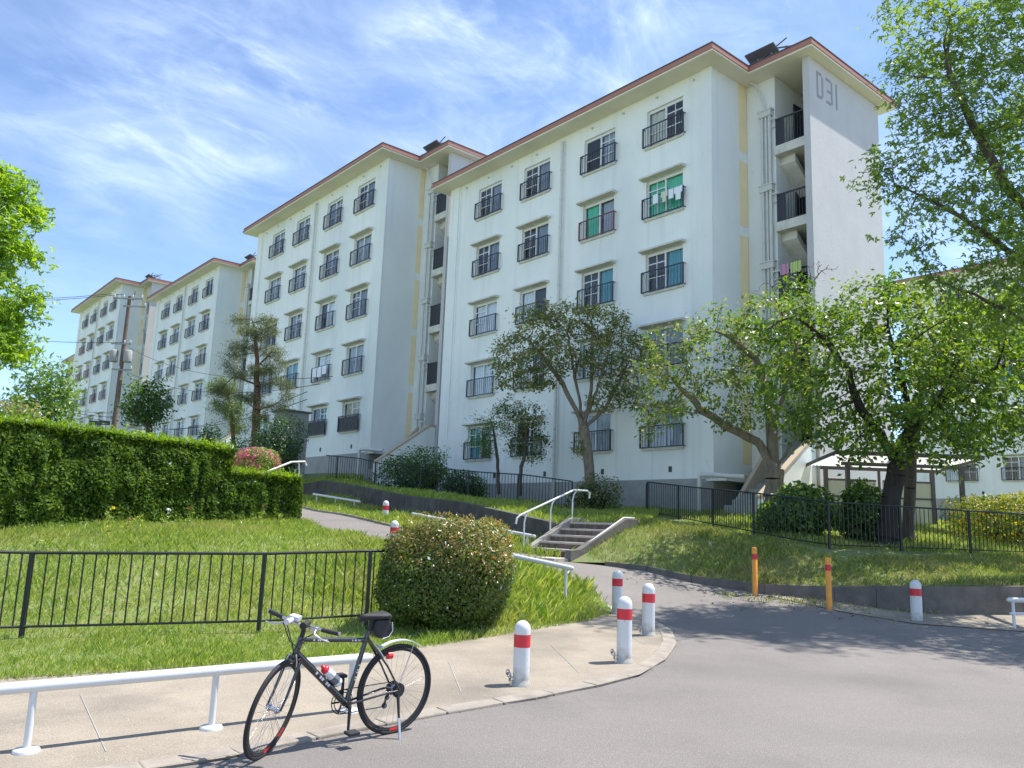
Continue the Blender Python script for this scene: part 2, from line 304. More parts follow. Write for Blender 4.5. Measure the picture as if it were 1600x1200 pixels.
LM = {
 'cherry': leafmat('cherry_leaf', [(.045, .105, .02), (.085, .17, .028), (.14, .24, .038), (.19, .27, .045)], .45, .38),
 'cherry2': leafmat('pale_cherry_leaf', [(.07, .15, .03), (.12, .21, .035), (.20, .28, .05), (.25, .26, .07)], .48),
 'maple': leafmat('maple_leaf', [(.08, .15, .03), (.13, .22, .04), (.20, .29, .06)], .5, .35),
 'lime': leafmat('lime_leaf', [(.11, .22, .03), (.18, .32, .04), (.27, .40, .06)], .5),
 'olive': leafmat('olive_leaf', [(.07, .11, .03), (.14, .19, .045), (.24, .26, .07), (.36, .31, .12)], .42, .35),
 'dark': leafmat('dark_leaf', [(.025, .06, .02), (.04, .09, .025), (.06, .13, .035)], .35),
 'mid': leafmat('mid_leaf', [(.04, .11, .02), (.07, .16, .03), (.12, .21, .035)], .42, .42),
 'pine': leafmat('pine_needle', [(.05, .085, .04), (.09, .13, .055), (.16, .18, .07)], .3),
 'far': leafmat('far_leaf', [(.07, .16, .03), (.12, .22, .04), (.17, .26, .06)], .4),
 'hedge': leafmat('hedge_leaf', [(.015, .05, .008), (.035, .09, .012), (.07, .14, .016), (.13, .21, .025)], .35, .65, (2.2, .52, .70, (.15, .22, .03), .6), spec=.2),
 'hedge_lit_tip': leafmat('hedge_lit_fringe_leaf', [(.10, .20, .02), (.18, .30, .03), (.25, .36, .05)], .5, .6, spec=.2),  # brighter leaf: light on the hedge's top fringe put into the colour
 'shrub': leafmat('shrub_leaf', [(.05, .10, .018), (.11, .17, .028), (.21, .23, .045), (.30, .20, .07), (.14, .19, .04)], .35, .28),
 'shrubtop': leafmat('young_red_leaf', [(.32, .17, .07), (.36, .27, .09), (.27, .30, .07)], .3, .3),
 'azalea': leafmat('azalea_leaf', [(.10, .18, .03), (.20, .28, .05), (.28, .33, .07)], .3),
 'petal': leafmat('pink_petal', [(.60, .05, .18), (.75, .10, .28), (.80, .25, .40)], .3, .6),
 'yellowhedge': leafmat('yellow_hedge_leaf', [(.22, .24, .02), (.38, .36, .03), (.50, .42, .04)], .35),
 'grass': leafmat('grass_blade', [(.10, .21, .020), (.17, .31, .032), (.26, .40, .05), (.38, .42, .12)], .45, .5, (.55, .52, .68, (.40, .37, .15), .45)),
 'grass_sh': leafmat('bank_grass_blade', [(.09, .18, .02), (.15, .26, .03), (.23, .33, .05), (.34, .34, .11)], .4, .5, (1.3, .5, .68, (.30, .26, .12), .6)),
}

# ------------------------------------------------------------------ terrain
class TPS:
    def __init__(s, pts, reg=1e-3):
        P = np.array([(p[0], p[1]) for p in pts], float); z = np.array([p[2] for p in pts], float); n = len(P)
        K = s.k(np.linalg.norm(P[:, None]-P[None], axis=-1))+np.eye(n)*reg
        A = np.zeros((n+3, n+3)); A[:n, :n] = K; A[:n, n] = 1; A[:n, n+1:] = P; A[n, :n] = 1; A[n+1:, :n] = P.T
        s.w = np.linalg.solve(A, np.r_[z, 0, 0, 0]); s.P = P
    @staticmethod
    def k(r): r = np.maximum(r, 1e-9); return r*r*np.log(r)
    def __call__(s, X, Y):
        Q = np.stack([np.atleast_1d(X), np.atleast_1d(Y)], -1).astype(float); n = len(s.P)
        return s.k(np.linalg.norm(Q[:, None]-s.P[None], axis=-1)) @ s.w[:n]+s.w[n]+Q @ s.w[n+1:]
    def h(s, x, y): return float(s(x, y)[0])
def inpoly(poly, X, Y):
    X = np.asarray(X); Y = np.asarray(Y); c = np.zeros(X.shape, bool); n = len(poly)
    for i in range(n):
        x0, y0 = poly[i][:2]; x1, y1 = poly[(i+1) % n][:2]
        if y0 == y1: continue
        c ^= ((y0 > Y) != (y1 > Y)) & (X < (x1-x0)*(Y-y0)/(y1-y0)+x0)
    return c
def densify(poly, step, box=None):
    o = []
    for i in range(len(poly)):
        a = Vector(poly[i][:2]); b = Vector(poly[(i+1) % len(poly)][:2]); L_ = (b-a).length
        n = max(1, int(L_/step)) if L_ < 60 else max(1, int(L_/12))
        o += [tuple(a.lerp(b, k/n)) for k in range(n)]
    return o
def patch(name, poly, hfn, step, mt, box=None, rough=0, **k):
    P = densify(poly, step); xs = [p[0] for p in P]; ys = [p[1] for p in P]
    bx = box or (min(xs), min(ys), max(xs), max(ys))
    gx, gy = np.meshgrid(np.arange(bx[0], bx[2], step), np.arange(bx[1], bx[3], step)); gx = gx.ravel()+rng.uniform(-.3, .3, gx.size)*step; gy = gy.ravel()+rng.uniform(-.3, .3, gy.size)*step
    if box:      # coarse points beyond
        cx, cy = np.meshgrid(np.arange(min(xs), max(xs), 14), np.arange(min(ys), max(ys), 14)); cx = cx.ravel()+.31; cy = cy.ravel()+.17
        keep = ~((cx > bx[0]) & (cx < bx[2]) & (cy > bx[1]) & (cy < bx[3])); gx = np.r_[gx, cx[keep]]; gy = np.r_[gy, cy[keep]]
    k_ = inpoly(P, gx, gy); gx, gy = gx[k_], gy[k_]
    Pa = np.array(P)
    dd = np.array([np.min((Pa[:, 0]-x)**2+(Pa[:, 1]-y)**2) for x, y in zip(gx, gy)]) if len(gx) else np.array([])
    k_ = dd > (step*.4)**2; gx, gy = gx[k_], gy[k_]
    pts = [Vector(p) for p in P]+[Vector((x, y)) for x, y in zip(gx, gy)]
    n = len(P); r = delaunay_2d_cdt(pts, [], [list(range(n))], 1, 1e-6)
    X = np.array([v.x for v in r[0]]); Y = np.array([v.y for v in r[0]]); Z = hfn(X, Y)
    F = [f for f in r[2] if len(f) == 3]
    V = np.stack([X, Y, Z], -1); F = np.array(F)
    a, b, c = V[F[:, 0]], V[F[:, 1]], V[F[:, 2]]; nz = np.cross(b-a, c-a)[:, 2]; F[nz < 0] = F[nz < 0][:, ::-1]
    return ob(name, npmesh(name, V, F, mt, True), None, **k)

# lines (world x, y, z)
def L3(*a): return [tuple(at(x, y, d)) for x, y, d in a]
kerb_px = [(-150, 1262), (0, 1240), (200, 1212), (351, 1189), (497, 1157), (587, 1139), (700, 1117), (838, 1094), (940, 1073), (1000, 1057), (1040, 1033), (1058, 1008), (1050, 987), (1027, 973), (993, 962), (962, 956)]
kerb = [tuple(ong(*p)) for p in kerb_px]
kerb = [(kerb[0][0]-(kerb[1][0]-kerb[0][0])*8, kerb[0][1]-(kerb[1][1]-kerb[0][1])*8, 0)]+kerb
gedge_px = [(0, 1065), (200, 1053), (400, 1040), (560, 1026), (700, 1008), (840, 985), (930, 968), (960, 960)]
gedge = [tuple(ong(*p)) for p in gedge_px]
gedge = [(gedge[0][0]-(gedge[1][0]-gedge[0][0])*10, gedge[0][1]-(gedge[1][1]-gedge[0][1])*10, 0)]+gedge
pnear = L3((935, 933, 14), (880, 901, 15), (800, 880, 15.5), (700, 862, 15.8), (590, 845, 16.3), (515, 832, 18), (472, 815, 21), (440, 800, 25))
pfar = L3((885, 876, 17.6), (800, 862, 18.2), (715, 845, 18.8), (635, 829, 19.5), (540, 806, 22.5), (467, 792, 27), (440, 785, 31))
wtop = L3((869, 819, 19.4), (815, 807, 20.5), (725, 787, 22.5), (640, 777, 24.5), (565, 762, 27.5), (512, 753, 30), (472, 760, 31.5))
wfoot_z = [.5, .55, .6, .6, .55, .55, .55]
kw = L3((945, 884, 17.0), (1010, 893, 16.6), (1080, 910, 16.2), (1194, 928, 15.5), (1304, 941, 14.9), (1370, 951, 14.6), (1444, 960, 14.3), (1600, 962, 14.6), (1760, 966, 15.2))
kw_h = [.06, .08, .10, .15, .24, .36, .44, .47, .48]
kw.append((40., 22., .8)); kw_h.append(.5)
plane_pts = [(x, y, SLOPE*y) for x in (-40, -15, -4, 0, 4, 12, 40) for y in (-30, -8, 0, 5, 9, 12)]
road_h = TPS(plane_pts+[(x, y, z) for x, y, z in pnear]+[(x, y, z) for x, y, z in pfar]+[(x, y, z) for x, y, z in kw]+[kerb[i][:2]+(SLOPE*kerb[i][1],) for i in (9, 11, 13, 15)]+[(-13, 34, 2.7), (-20, 45, 3.4), (4, 13.5, .49), (2.5, 13.5, .49)])
nopz = lambda X, Y: SLOPE*Y
road_poly = [(-70, -60), (70, -60), (70, 26)]+[p[:2] for p in kw[::-1]]+[(.9, 18.3)]+[(p[0], p[1]+.25) for p in pfar[1:]]+[(-22, 48), (-24, 47)]+[(p[0]-.3, p[1]-.3) for p in pnear[::-1]]+[(p[0]-.05, p[1]+.05) for p in kerb[::-1][:1]]+[(p[0]-.06, p[1]+.06) for p in kerb[::-1][1:]]+[(-70, kerb[0][1]-1)]
patch('road', road_poly, road_h, .8, M['asphalt'], box=(-10, -2, 14, 34), kind='structure')
patch('sidewalk', [p[:2] for p in kerb]+[p[:2] for p in gedge[::-1]], lambda X, Y: SLOPE*Y+.022, .6, M['sidewalk'], kind='structure')

gl = [tuple(at(x, y, d)) for x, y, d in ((1196, 938, 15.3), (1245, 950, 14.75), (1310, 963, 14.1), (1430, 982, 13.25), (1600, 994, 12.9), (1780, 1005, 12.7))]
patch('side_pavement', [p[:2] for p in gl]+[(p[0]+.05, p[1]) for p in kw[::-1][1:6]]+[(kw[3][0]+.3, kw[3][1]-.1)], lambda X, Y: road_h(X, Y)+.012, .4, M['sidewalk'], kind='structure')
# left grass bank
LG = [(x, y, SLOPE*y+.03) for x, y, z in gedge]+[(x, y, z+.02) for x, y, z in pnear]+[
    (-5.5, 9.4, .33), (-2.9, 10.4, .37), (-1.5, 11.1, .42), (-9, 9, .33), (-.84, 10.2, .38), (.8, 12.3, .5),
    (-10, 16, 1.50), (-8.4, 18, 1.57), (-6.8, 20, 1.64), (-5.3, 20.3, 1.68), (-14, 16, 1.5), (-11.5, 18, 1.6), (-9, 21.5, 1.75), (-12, 26, 2.1), (-22, 24, 2.1), (-22, 14, 1.4), (-5.5, 14.2, 1.15), (-2.2, 13.6, .88), (-20, 40, 3), (-60, 40, 3), (-60, 10, 1), (-8, 13.3, 1.0), (-12, 12.5, .9)]
lg_h = TPS(LG, 5e-3)
lg_poly = [p[:2] for p in gedge]+[p[:2] for p in pnear]+[(-9.5, 31), (-20, 44), (-70, 52), (-70, gedge[0][1])]
patch('grass_bank_left', lg_poly, lg_h, .6, M['soil'], box=(-14, 5, 3, 26), kind='structure')

# building frame
AZ = R(-49.963); UV = Vector((math.cos(AZ), math.sin(AZ), 0)); VV = Vector((-math.sin(AZ), math.cos(AZ), 0))
BO = {3: (-1.897, 33.757, 4.416), 2: (-13.916, 44.137, 5.691), 1: (-29.535, 66.699, 7.395), 0: (-41.355, 76.596, 8.555)}
BS = {2: 1.07, 0: 1.05}
for k_, s_ in BS.items(): BO[k_] = tuple(CAM+(Vector(BO[k_])-CAM)*s_)
def bl(b, u_, v_, dz=-2.0): k_ = BS.get(b, 1); p = Vector(BO[b])+(UV*u_+VV*v_)*k_; return (p.x, p.y, p.z+dz*k_)
rf = L3((1012, 803, 24.0), (1090, 819, 21.0), (1171, 835, 18.3), (1235, 848, 17.0), (1300, 858, 16.5), (1370, 860, 17.0), (1440, 862, 17.6), (1600, 868, 18.6), (1780, 875, 19.8))
lf = L3((893, 801, 25.2), (820, 789, 26.2), (750, 783, 27.2), (680, 775, 28.2), (600, 768, 29.2), (560, 757, 30.0), (507, 751, 31.0))
st_o = Vector((1.49, 17.5, 1.33)); ST_W, ST_RUN, ST_RISE = 1.5, .31, .150
st_top = st_o+VV*(4*ST_RUN)+Vector((0, 0, 4*ST_RISE))
LW = [(x, y, z+h_) for (x, y, z), h_ in zip(kw, kw_h)]+[(x, y, z) for x, y, z in wtop]+rf+lf+[bl(3, a, 0) for a in (-2, 1, 4, 8, 12.3)]+[bl(3, 15, a) for a in (1.5, 6)]+[bl(2, a, 0) for a in (-2, 4, 9, 12.3)]+[bl(1, a, 0) for a in (-2, 5, 13)]+[bl(0, a, 0) for a in (-2, 5, 13)]
LW += [tuple(st_top-UV*a+VV*.6+Vector((0, 0, -.02))) for a in (0, 1.5)]+[(10.5, 22, 2.1), (8.4, 18.6, 1.66), (12, 21, 2.0), (16, 20, 1.6), (40, 26, 1.6), (22, 45, 3), (40, 60, 3.5), (4.8, 20.5, 1.95), (2.6, 17.3, 1.42), (-14, 36, 3.3), (-22, 48, 4.2), (-40, 60, 5)]
LW += [(a*math.cos(R(t)), a*math.sin(R(t)), 4) for a in (220, 700) for t in (5, 40, 90, 140, 175)]
lw_h = TPS(LW, 2e-2)
s_r = st_o+UV*.18; s_l = st_o-UV*(ST_W+.18)
lw_poly = [(700, 22), (70, 26)]+[p[:2] for p in kw[::-1]]+[tuple((s_r-VV*.35)[:2]), tuple((s_r+VV*2.05)[:2]), tuple((s_l+VV*2.05)[:2]), tuple((s_l+VV*.5)[:2])]+[p[:2] for p in wtop]+[(-9.2, 33), (-22, 48), (-70, 70), (-700, 200), (-700, 700), (700, 700)]
patch('hillside_lawn', lw_poly, lw_h, .45, M['soil'], box=(-12, 13, 20, 40), kind='structure')
vpoly = [p[:2] for p in pfar]+[(-9.0, 32.8)]+[p[:2] for p in wtop[::-1]]+[tuple((s_l+VV*.5)[:2]), tuple((s_l-VV*.1)[:2])]
VG = [(x, y, z+.015) for x, y, z in pfar]+[(x, y, z-h_) for (x, y, z), h_ in zip(wtop, wfoot_z)]+[(.6, 18.7, 1.2), (-9.0, 32.8, 2.65)]
vg_h = TPS(VG, 1e-3)
patch('grass_verge', vpoly, vg_h, .5, M['soil'], kind='structure')

# ------------------------------------------------------------------ apartment blocks
RAILS = [(0, 1.77), (3.0, 4.76), (6.45, 8.21), (9.49, 11.26)]; FH = 2.6; WV = .12
def wallholes(mb, us, zs, holes, v0, depth):
    for i in range(len(us)-1):
        for j in range(len(zs)-1):
            if (i, j) in holes:
                u0, u1, z0, z1 = us[i], us[i+1], zs[j], zs[j+1]; w = v0+depth
                mb.quad((u0, v0, z0), (u0, w, z0), (u0, w, z1), (u0, v0, z1)); mb.quad((u1, v0, z0), (u1, v0, z1), (u1, w, z1), (u1, w, z0))
                mb.quad((u0, v0, z1), (u0, w, z1), (u1, w, z1), (u1, v0, z1)); mb.quad((u0, v0, z0), (u1, v0, z0), (u1, w, z0), (u0, w, z0))
            else: mb.quad((us[i], v0, zs[j]), (us[i+1], v0, zs[j]), (us[i+1], v0, zs[j+1]), (us[i], v0, zs[j+1]))
UC, UE, VB, ZR, ZB = 12.28, 14.75, 6.35, 12.35, -4.2
def facade_mesh():
    mb = MB(); us = [-1.9]; holes = set(); ci = []
    for a, b in RAILS: us += [a+.09, b-.12]; ci.append(len(us)-2)
    us.append(UC); zs = [-1.0]; rj = []
    for k in range(5): zs += [k*FH, k*FH+1.38]; rj.append(len(zs)-2)
    zs.append(ZR)
    for i in ci:
        for j in rj: holes.add((i, j))
    wallholes(mb, us, zs, holes, WV, .16)
    mb.quad((UC, WV, -1), (UC, 2.1, -1), (UC, 2.1, ZR), (UC, WV, ZR))                # return
    mb.quad((-1.9, VB, -1), (-1.9, WV, -1), (-1.9, WV, ZR), (-1.9, VB, ZR))            # left end
    mb.quad((UC, VB, -1), (-1.9, VB, -1), (-1.9, VB, ZR), (UC, VB, ZR))
    mb.box((-1.93, WV-.06, -.98), (-1.3, WV-.001, ZR-.002))
    mb.box((11.9, WV-.035, -.98), (UC+.03, WV-.001, ZR-.002))
    mb.box((-1.3, WV-.015, .0-.98), (-1.2, WV-.0005, ZR-.003))
    return mb.mesh('wall', M['wall'])
def plinth_mesh():
    mb = MB(); mb.box((-1.92, WV-.03, ZB), (UC+.02, VB, -1.002)); mb.box((UC+.02, 2.14, ZB), (UE-.3, VB-.02, -.62)); return mb.mesh('plinth', M['plinth'])
def stairwall_mesh():
    mb = MB(); V2 = 2.1
    mb.box((UC+.003, V2, -.6), (13.35, V2+.22, ZR-.003))           # front piece beside pipes
    mb.box((13.15, V2+.223, -.6), (13.35, 5.2, ZR-.004))             # left side of the stairwell
    mb.box((13.353, 5.0, -.6), (UE-.223, 5.2, ZR-.005))           # back of the stairwell
    mb.box((UC+.004, 5.203, -.6), (UE-.224, VB, ZR-.006))
    return mb.mesh('stairwell_wall', M['wall'])
def endwall_mesh():
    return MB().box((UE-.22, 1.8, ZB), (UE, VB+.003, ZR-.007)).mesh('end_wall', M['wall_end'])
def roof_meshes():
    a = MB(); poly = [(-2.5, -.62), (12.86, -.62), (12.86, 1.36), (15.1, 1.36), (15.1, 7.0), (-2.5, 7.0)]
    a.prism(poly, (ZR, ZR+.06), 2)
    def inset(d):
        return [(-2.5+d, -.62+d), (12.86-d, -.62+d), (12.86-d, 1.36+d), (15.1-d, 1.36+d), (15.1-d, 7-d), (-2.5+d, 7-d)]
    sof = a.mesh('soffit', M['soffit'])
    f = MB(); f.prism(inset(-.03), (ZR+.062, ZR+.17), 2); f.prism(inset(.02), (ZR+.172, ZR+.27), 2); fas = f.mesh('fascia', M['fascia'])
    t = MB(); t.prism(inset(-.01), (ZR+.272, ZR+.30), 2)
    cx, cy = 6.3, 3.2
    P = inset(.05)
    for i in range(6): a_, b_ = P[i], P[(i+1) % 6]; t.quad((*a_, ZR+.30), (*b_, ZR+.30), (cx, cy, ZR+.75), (cx, cy, ZR+.75)) if False else None
    return sof, fas, t.mesh('roof', M['roof'])
def window_frame_mesh(var):
    mb = MB(); w, h = 1.56, 1.38; y0, y1 = 0, .05; t = .045
    mb.box((0, y0, 0), (t, y1, h)); mb.box((w-t, y0, 0), (w, y1, h)); mb.box((t, y0, 0), (w-t, y1, t)); mb.box((t, y0, h-.09), (w-t, y1, h))
    mb.box((w/2-.03, y0-.012, t), (w/2+.03, y1-.013, h-.09))
    s = (t, w/2-.03) if var == 0 else (w/2+.03, w-t)
    if var < 2:
        mb.box((s[0], y0+.01, 1.0), (s[1], y1-.015, 1.035)); mb.box((s[0], y0+.01, .52), (s[1], y1-.015, .55)); c = (s[0]+s[1])/2; mb.box((c-.012, y0+.012, t), (c+.012, y1-.017, h-.09))
    if var == 1:
        mb.box((t, y0+.01, .52), (w/2-.03, y1-.015, .55))
    return mb.mesh('window', M['alu'])
def pane_mesh():
    mb = MB(); mb.box((.046, .024, .046), (1.514, .030, 1.289)); return mb.mesh('pane', M['glass'])
def curtain_mesh(kind, part):
    mb = MB(); rr = random.Random(kind+str(part)); x0, x1 = {0: (.05, 1.51), 1: (.05, .74), 2: (.82, 1.51), 3: (.4, 1.51)}[part]; n = int((x1-x0)/.03)
    prev = None
    for i in range(n+1):
        x = x0+(x1-x0)*i/n; y = .10+.02*math.sin(i*1.9+rr.random())+.006*rr.random()
        if prev: mb.quad((prev[0], prev[1], .05), (x, y, .05), (x, y, 1.30), (prev[0], prev[1], 1.30), sm=True)
        prev = (x, y)
    return mb.mesh('curtain', CURT[kind])
def railing_mesh(mt, w=1.77, solid=False):
    mb = MB(); h = .72; b = .016
    mb.box((0, -b, h-.035), (w, b, h)); mb.box((0, -b, 0), (w, b, .035)); mb.box((0, -b-.004, .035), (.05, b+.004, h-.035)); mb.box((w-.05, -b-.004, .035), (w, b+.004, h-.035))
    n = 14
    for i in range(1, n): x = w*i/n; mb.box((x-.006, -.006, .035), (x+.006, .006, h-.035))
    for x in (.0, w-.03):
        mb.box((x, b+.005, h-.03), (x+.03, WV, h-.008)); mb.box((x, b+.005, .008), (x+.03, WV, .03))
    if solid: mb.box((.051, .007, .05), (w-.051, .012, h-.08))
    return mb.mesh('railing', mt)
def hood_mesh():
    mb = MB(); mb.prism([(WV-.001, 1.50), (WV-.26, 1.47), (WV-.26, 1.41), (WV-.001, 1.385)], (-.13, 1.69), 0); return mb.mesh('canopy', M['hood'])
def sill_mesh():
    mb = MB(); mb.box((-.05, WV-.07, -.075), (1.61, WV-.001, -.005)); return mb.mesh('sill', M['hood'])
def strip_mesh(z0, z1, v0): return MB().box((UC+.001, v0, z0), (UC+.012, 2.08, z1)).mesh('accent_panel', M['yellow'])
def pipes_mesh():
    mb = MB()
    for x, r in ((12.92, .045), (13.07, .04), (13.2, .055)): mb.tube([(x, 1.99, -2.0), (x, 1.99, 11.2)], r, 8)
    mb.tube([(13.05, 1.99, 11.2), (12.98, 1.95, 11.6), (12.75, 1.9, 12.2), (12.6, 1.8, 12.33)], .035, 8)
    for k in range(5):
        z = 11.0-k*FH; mb.box((12.84, 1.90, z-.05), (13.3, 2.09, z+.14)); mb.box((12.80, 1.88, z+.142), (13.33, 2.08, z+.19)); mb.tube([(13.2, 1.97, z-.2), (13.5, 1.97, z-.2)], .03, 6); mb.tube([(13.2, 1.97, z-.45), (13.45, 2.2, z-.45)], .025, 6)
    return mb.mesh('service_pipes', M['pipe'])
def drain_mesh(): 
    mb = MB(); mb.tube([(5.45, .0, -2.3), (5.45, .0, 12.1)], .055, 10)
    for k in range(11): mb.tube([(5.45, .0, -.6+k*1.15), (5.45, .0, -.52+k*1.15)], .068, 10)
    return mb.mesh('drainpipe', M['pipe'])
def landing_mesh(): 
    mb = MB(); mb.box((13.353, 2.0, -.30), (UE-.223, 5.0, 0)); mb.prism([(2.33, -.301), (3.4, -1.2), (3.4, -1.35), (2.33, -.55)], (13.353, 13.9), 0); return mb.mesh('landing', M['hood'])
def landing_rail_mesh(solid=False):
    mb = MB(); a, b = 13.37, UE-.30; mb.box((a, 2.06, .92), (b, 2.10, .97)); mb.box((a, 2.06, .02), (b, 2.10, .06))
    n = 11
    for i in range(n+1): x = a+(b-a-.014)*i/n; mb.box((x, 2.073, .06), (x+.014, 2.087, .92))
    mb.box((a, 2.064, .06), (b if solid else a+.32, 2.072, .92))  # solid: full-width dark sheet added to darken the shaded openings
    return mb.mesh('landing_railing', M['black'])
def door_mesh(): mb = MB(); mb.box((13.353, 3.2, .05), (13.40, 4.05, 1.95)); mb.box((13.401, 3.95, 1.0), (13.43, 3.98, 1.12)); return mb.mesh('door', M['doorblue'])
def parapets():
    a = MB(); a.prism([(0, -2.6), (0, -1.8), (2.3, .58), (2.3, .92), (2.6, .92), (2.6, -.05)], (13.0, 13.14), 0)
    # lower edge of the left parapet follows the stair
    b = MB(); b.prism([(-1.0, -3), (-1.0, -1.67), (1.5, .06), (1.78, .06), (1.78, -3)], (UE-.27, UE-.1), 0)
    c = MB(); c.prism([(-1.02, -1.667), (-1.02, -1.58), (1.5, .15), (1.79, .15), (1.79, .064), (1.5, .064)], (UE-.29, UE-.08), 0)
    s = MB(); n = 8
    for i in range(n): s.box((13.143, -.6+i*.4, -3), (UE-.272, -.6+(i+1)*.4-.002, -2.0+(i+1)*.175))
    return a.mesh('stair_parapet', M['tan']), b.mesh('stair_cheek', M['wall']), c.mesh('stair_coping', M['tan']), s.mesh('entrance_steps', M['plinth'])
def number_mesh():
    mb = MB(); x = UE+.001; X = x+.004
    def bar(v0, z0, v1, z1): mb.box((x, v0, z0), (X, v1, z1))
    z0, z1, t = 11.12, 12.02, .10
    bar(2.24, z0, 2.24+t, z1); bar(2.24+t, z1-t, 2.55, z1); bar(2.24+t, z0, 2.55, z0+t); bar(2.55, z0+t, 2.55+t, z1-t)         # D
    a = 2.82; bar(a, z1-t, a+.31, z1); bar(a, z0, a+.31, z0+t); bar(a+.08, (z0+z1)/2-t/2, a+.31, (z0+z1)/2+t/2); bar(a+.31, z0+t*.6, a+.41, z1-t*.6)  # 3
    bar(3.43, z0, 3.43+t, z1)                                                                                    # 1
    return mb.mesh('block_number', M['number'])
def rooftop_mesh():
    mb = MB(); x, y, z = 13.0, 2.2, ZR+.36
    Mx = Matrix.Translation((x, y, z+.4)) @ Matrix.Rotation(R(-25), 4, 'X')
    mb.box((-.55, -.5, 0), (.55, .5, .05), Mx)
    for a in (-.5, 0, .5): mb.tube([(x+a, y-.5, z), (x+a, y-.5, z+.25)], .03, 6); mb.tube([(x+a, y+.5, z), (x+a, y+.5, z+.6)], .03, 6); mb.tube([(x+a, y-.7, z), (x+a, y+.7, z+.9)], .02, 6)
    mb.tube([(x+.75, y, z-.1), (x+.75, y, z+.6)], .035, 8); mb.tube([(x+.5, y-.2, z+.55), (x+1.0, y+.2, z+.6)], .03, 6); mb.tube([(x-.7, y-.2, z+.2), (x+.9, y-.2, z+.75)], .025, 6); return mb.mesh('rooftop_unit', M['roof'])
def pipeframe_mesh():
    mb = MB(); mb.tube([(12.05, -.25, -2.5), (12.05, -.25, -1.02), (12.08, -.25, -.95), (12.15, -.25, -.92), (12.5, -.22, -.93), (12.95, -.1, -.97), (13.35, 0.1, -.99)], .068, 8); mb.box((12.15, -.1, -1.1), (12.9, 1.9, -1.02)); return mb.mesh('entrance_pipe_frame', M['white'])
def block(b, name, label, number=None, seedv=1, rails=None, curt=None):
    rr = random.Random(seedv); o = BO[b]
    root = empty(name, BO[b], AZ, label, 'apartment building', 'white apartment blocks in a stepped row'); root.scale = (BS.get(b, 1),)*3
    ob('wall', cached('facade', facade_mesh), root); ob('plinth', cached('plinth', plinth_mesh), root); ob('stairwell_wall', cached('sw', stairwall_mesh), root)
    ew = ob('end_wall', cached('ew', endwall_mesh), root)
    if number: tag(ob('block_number', number_mesh(), ew), 'flat grey painted number D31')
    sof, fas, rf_ = cached('roof', roof_meshes)
    ro = ob('roof', rf_, root); ob('soffit', sof, ro); ob('fascia', fas, ro); ob('rooftop_unit', cached('ru', rooftop_mesh), ro)
    kinds = ['grey', 'slate', 'dark', 'white', 'white', 'beige', 'teal']
    for fl in range(5):
        for c, (a, b_) in enumerate(RAILS):
            ck = (curt or {}).get((c, fl+1)) or (rr.choice(kinds[:3] if fl > 2 else kinds), rr.choice((0, 0, 1, 2, 3)), rr.choice((0, 1, 1, 2)))
            w = ob('window', cached(('wf', ck[2]), lambda: window_frame_mesh(ck[2])), root, (a+.09, WV+.09, fl*FH)); 
            ob('pane', cached('pane', pane_mesh), w); ob('curtain', cached(('cu', ck[0], ck[1]), lambda: curtain_mesh(ck[0], ck[1])), w)
            if ck[0] == 'green': ob('curtain', cached(('cu', 'grey', 2), lambda: curtain_mesh('grey', 2)), w, (0, .05, 0))
            rk = (rails or {}).get((c, fl+1), 'black')
            rl = ob('railing', cached(('rail', rk), lambda: railing_mesh(M['rustred'] if rk == 'rust' else M['black'], solid=rk == 'solid')), root, (a, 0, fl*FH))
            if rk == 'rust': rl['label'] = 'rust red window railing'
            if rk == 'solid': rl['label'] = 'railing backed with a solid dark sheet'
            if fl < 4: ob('canopy', cached('hood', hood_mesh), root, (a+.09, 0, fl*FH))
            ob('sill', cached('sill', sill_mesh), root, (a+.09, 0, fl*FH))
    for k in range(6):
        z1 = ZR-.01 if k == 0 else 12.2-k*FH; z0 = 9.94-k*FH
        if k == 5: z0, z1 = -.98, -.8
        v0 = 1.62 if b == 3 else 1.84; ob('accent_panel', cached(('st', k, v0), lambda: strip_mesh(z0, z1, v0)), root)
    ob('service_pipes', cached('pipes', pipes_mesh), root); ob('drainpipe', cached('drain', drain_mesh), root)
    for k in range(5):
        z = 9.82-k*FH; ob('landing', cached('landing', landing_mesh), root, (0, 0, z)); ob('door', cached('door', door_mesh), root, (0, 0, z))
        ob('stairwell_shade_panel', cached('shade_panel', lambda: MB().box((13.52, 4.95, .02), (14.42, 4.998, 1.98)).mesh('stairwell_shade_panel', M['doorblue'])), root, (0, 0, z))  # dark panel added on the back wall to paint the stairwell's shade
        if k < 4: ob('landing_railing', cached(('lrail', b == 3), lambda: landing_rail_mesh(b != 3)), root, (0, 0, z))
    pa, pb, pc, ps = cached('par', parapets)
    ob('stair_parapet', pa, root); ck_ = ob('stair_cheek', pb, root); ob('stair_coping', pc, ck_); ob('entrance_steps', ps, root)
    ob('entrance_pipe_frame', cached('pf', pipeframe_mesh), root)
    ob('service_door', cached('sd', lambda: MB().box((UC+.021, 1.2, -2.6), (UC+.05, 1.62, -1.12)).mesh('service_door', M['teal'])), root)
    def eyes():
        mb = MB()
        for i in range(9): mb.tube([(-.8+i*1.55, WV-.005, 12.15), (-.8+i*1.55, WV-.09, 12.13)], .04, 6)
        return mb.mesh('eave_vents', M['pipe'])
    ob('eave_vents', cached('eyes', eyes), root)
    def gr():
        mb = MB()
        for i in range(4): a = 1.9+i*2.9; mb.box((a, WV-.02, -.78), (a+.12, WV-.002, -.6))
        return mb.mesh('vent_grilles', M['grille'])
    ob('vent_grilles', cached('gr', gr), root)
    return root
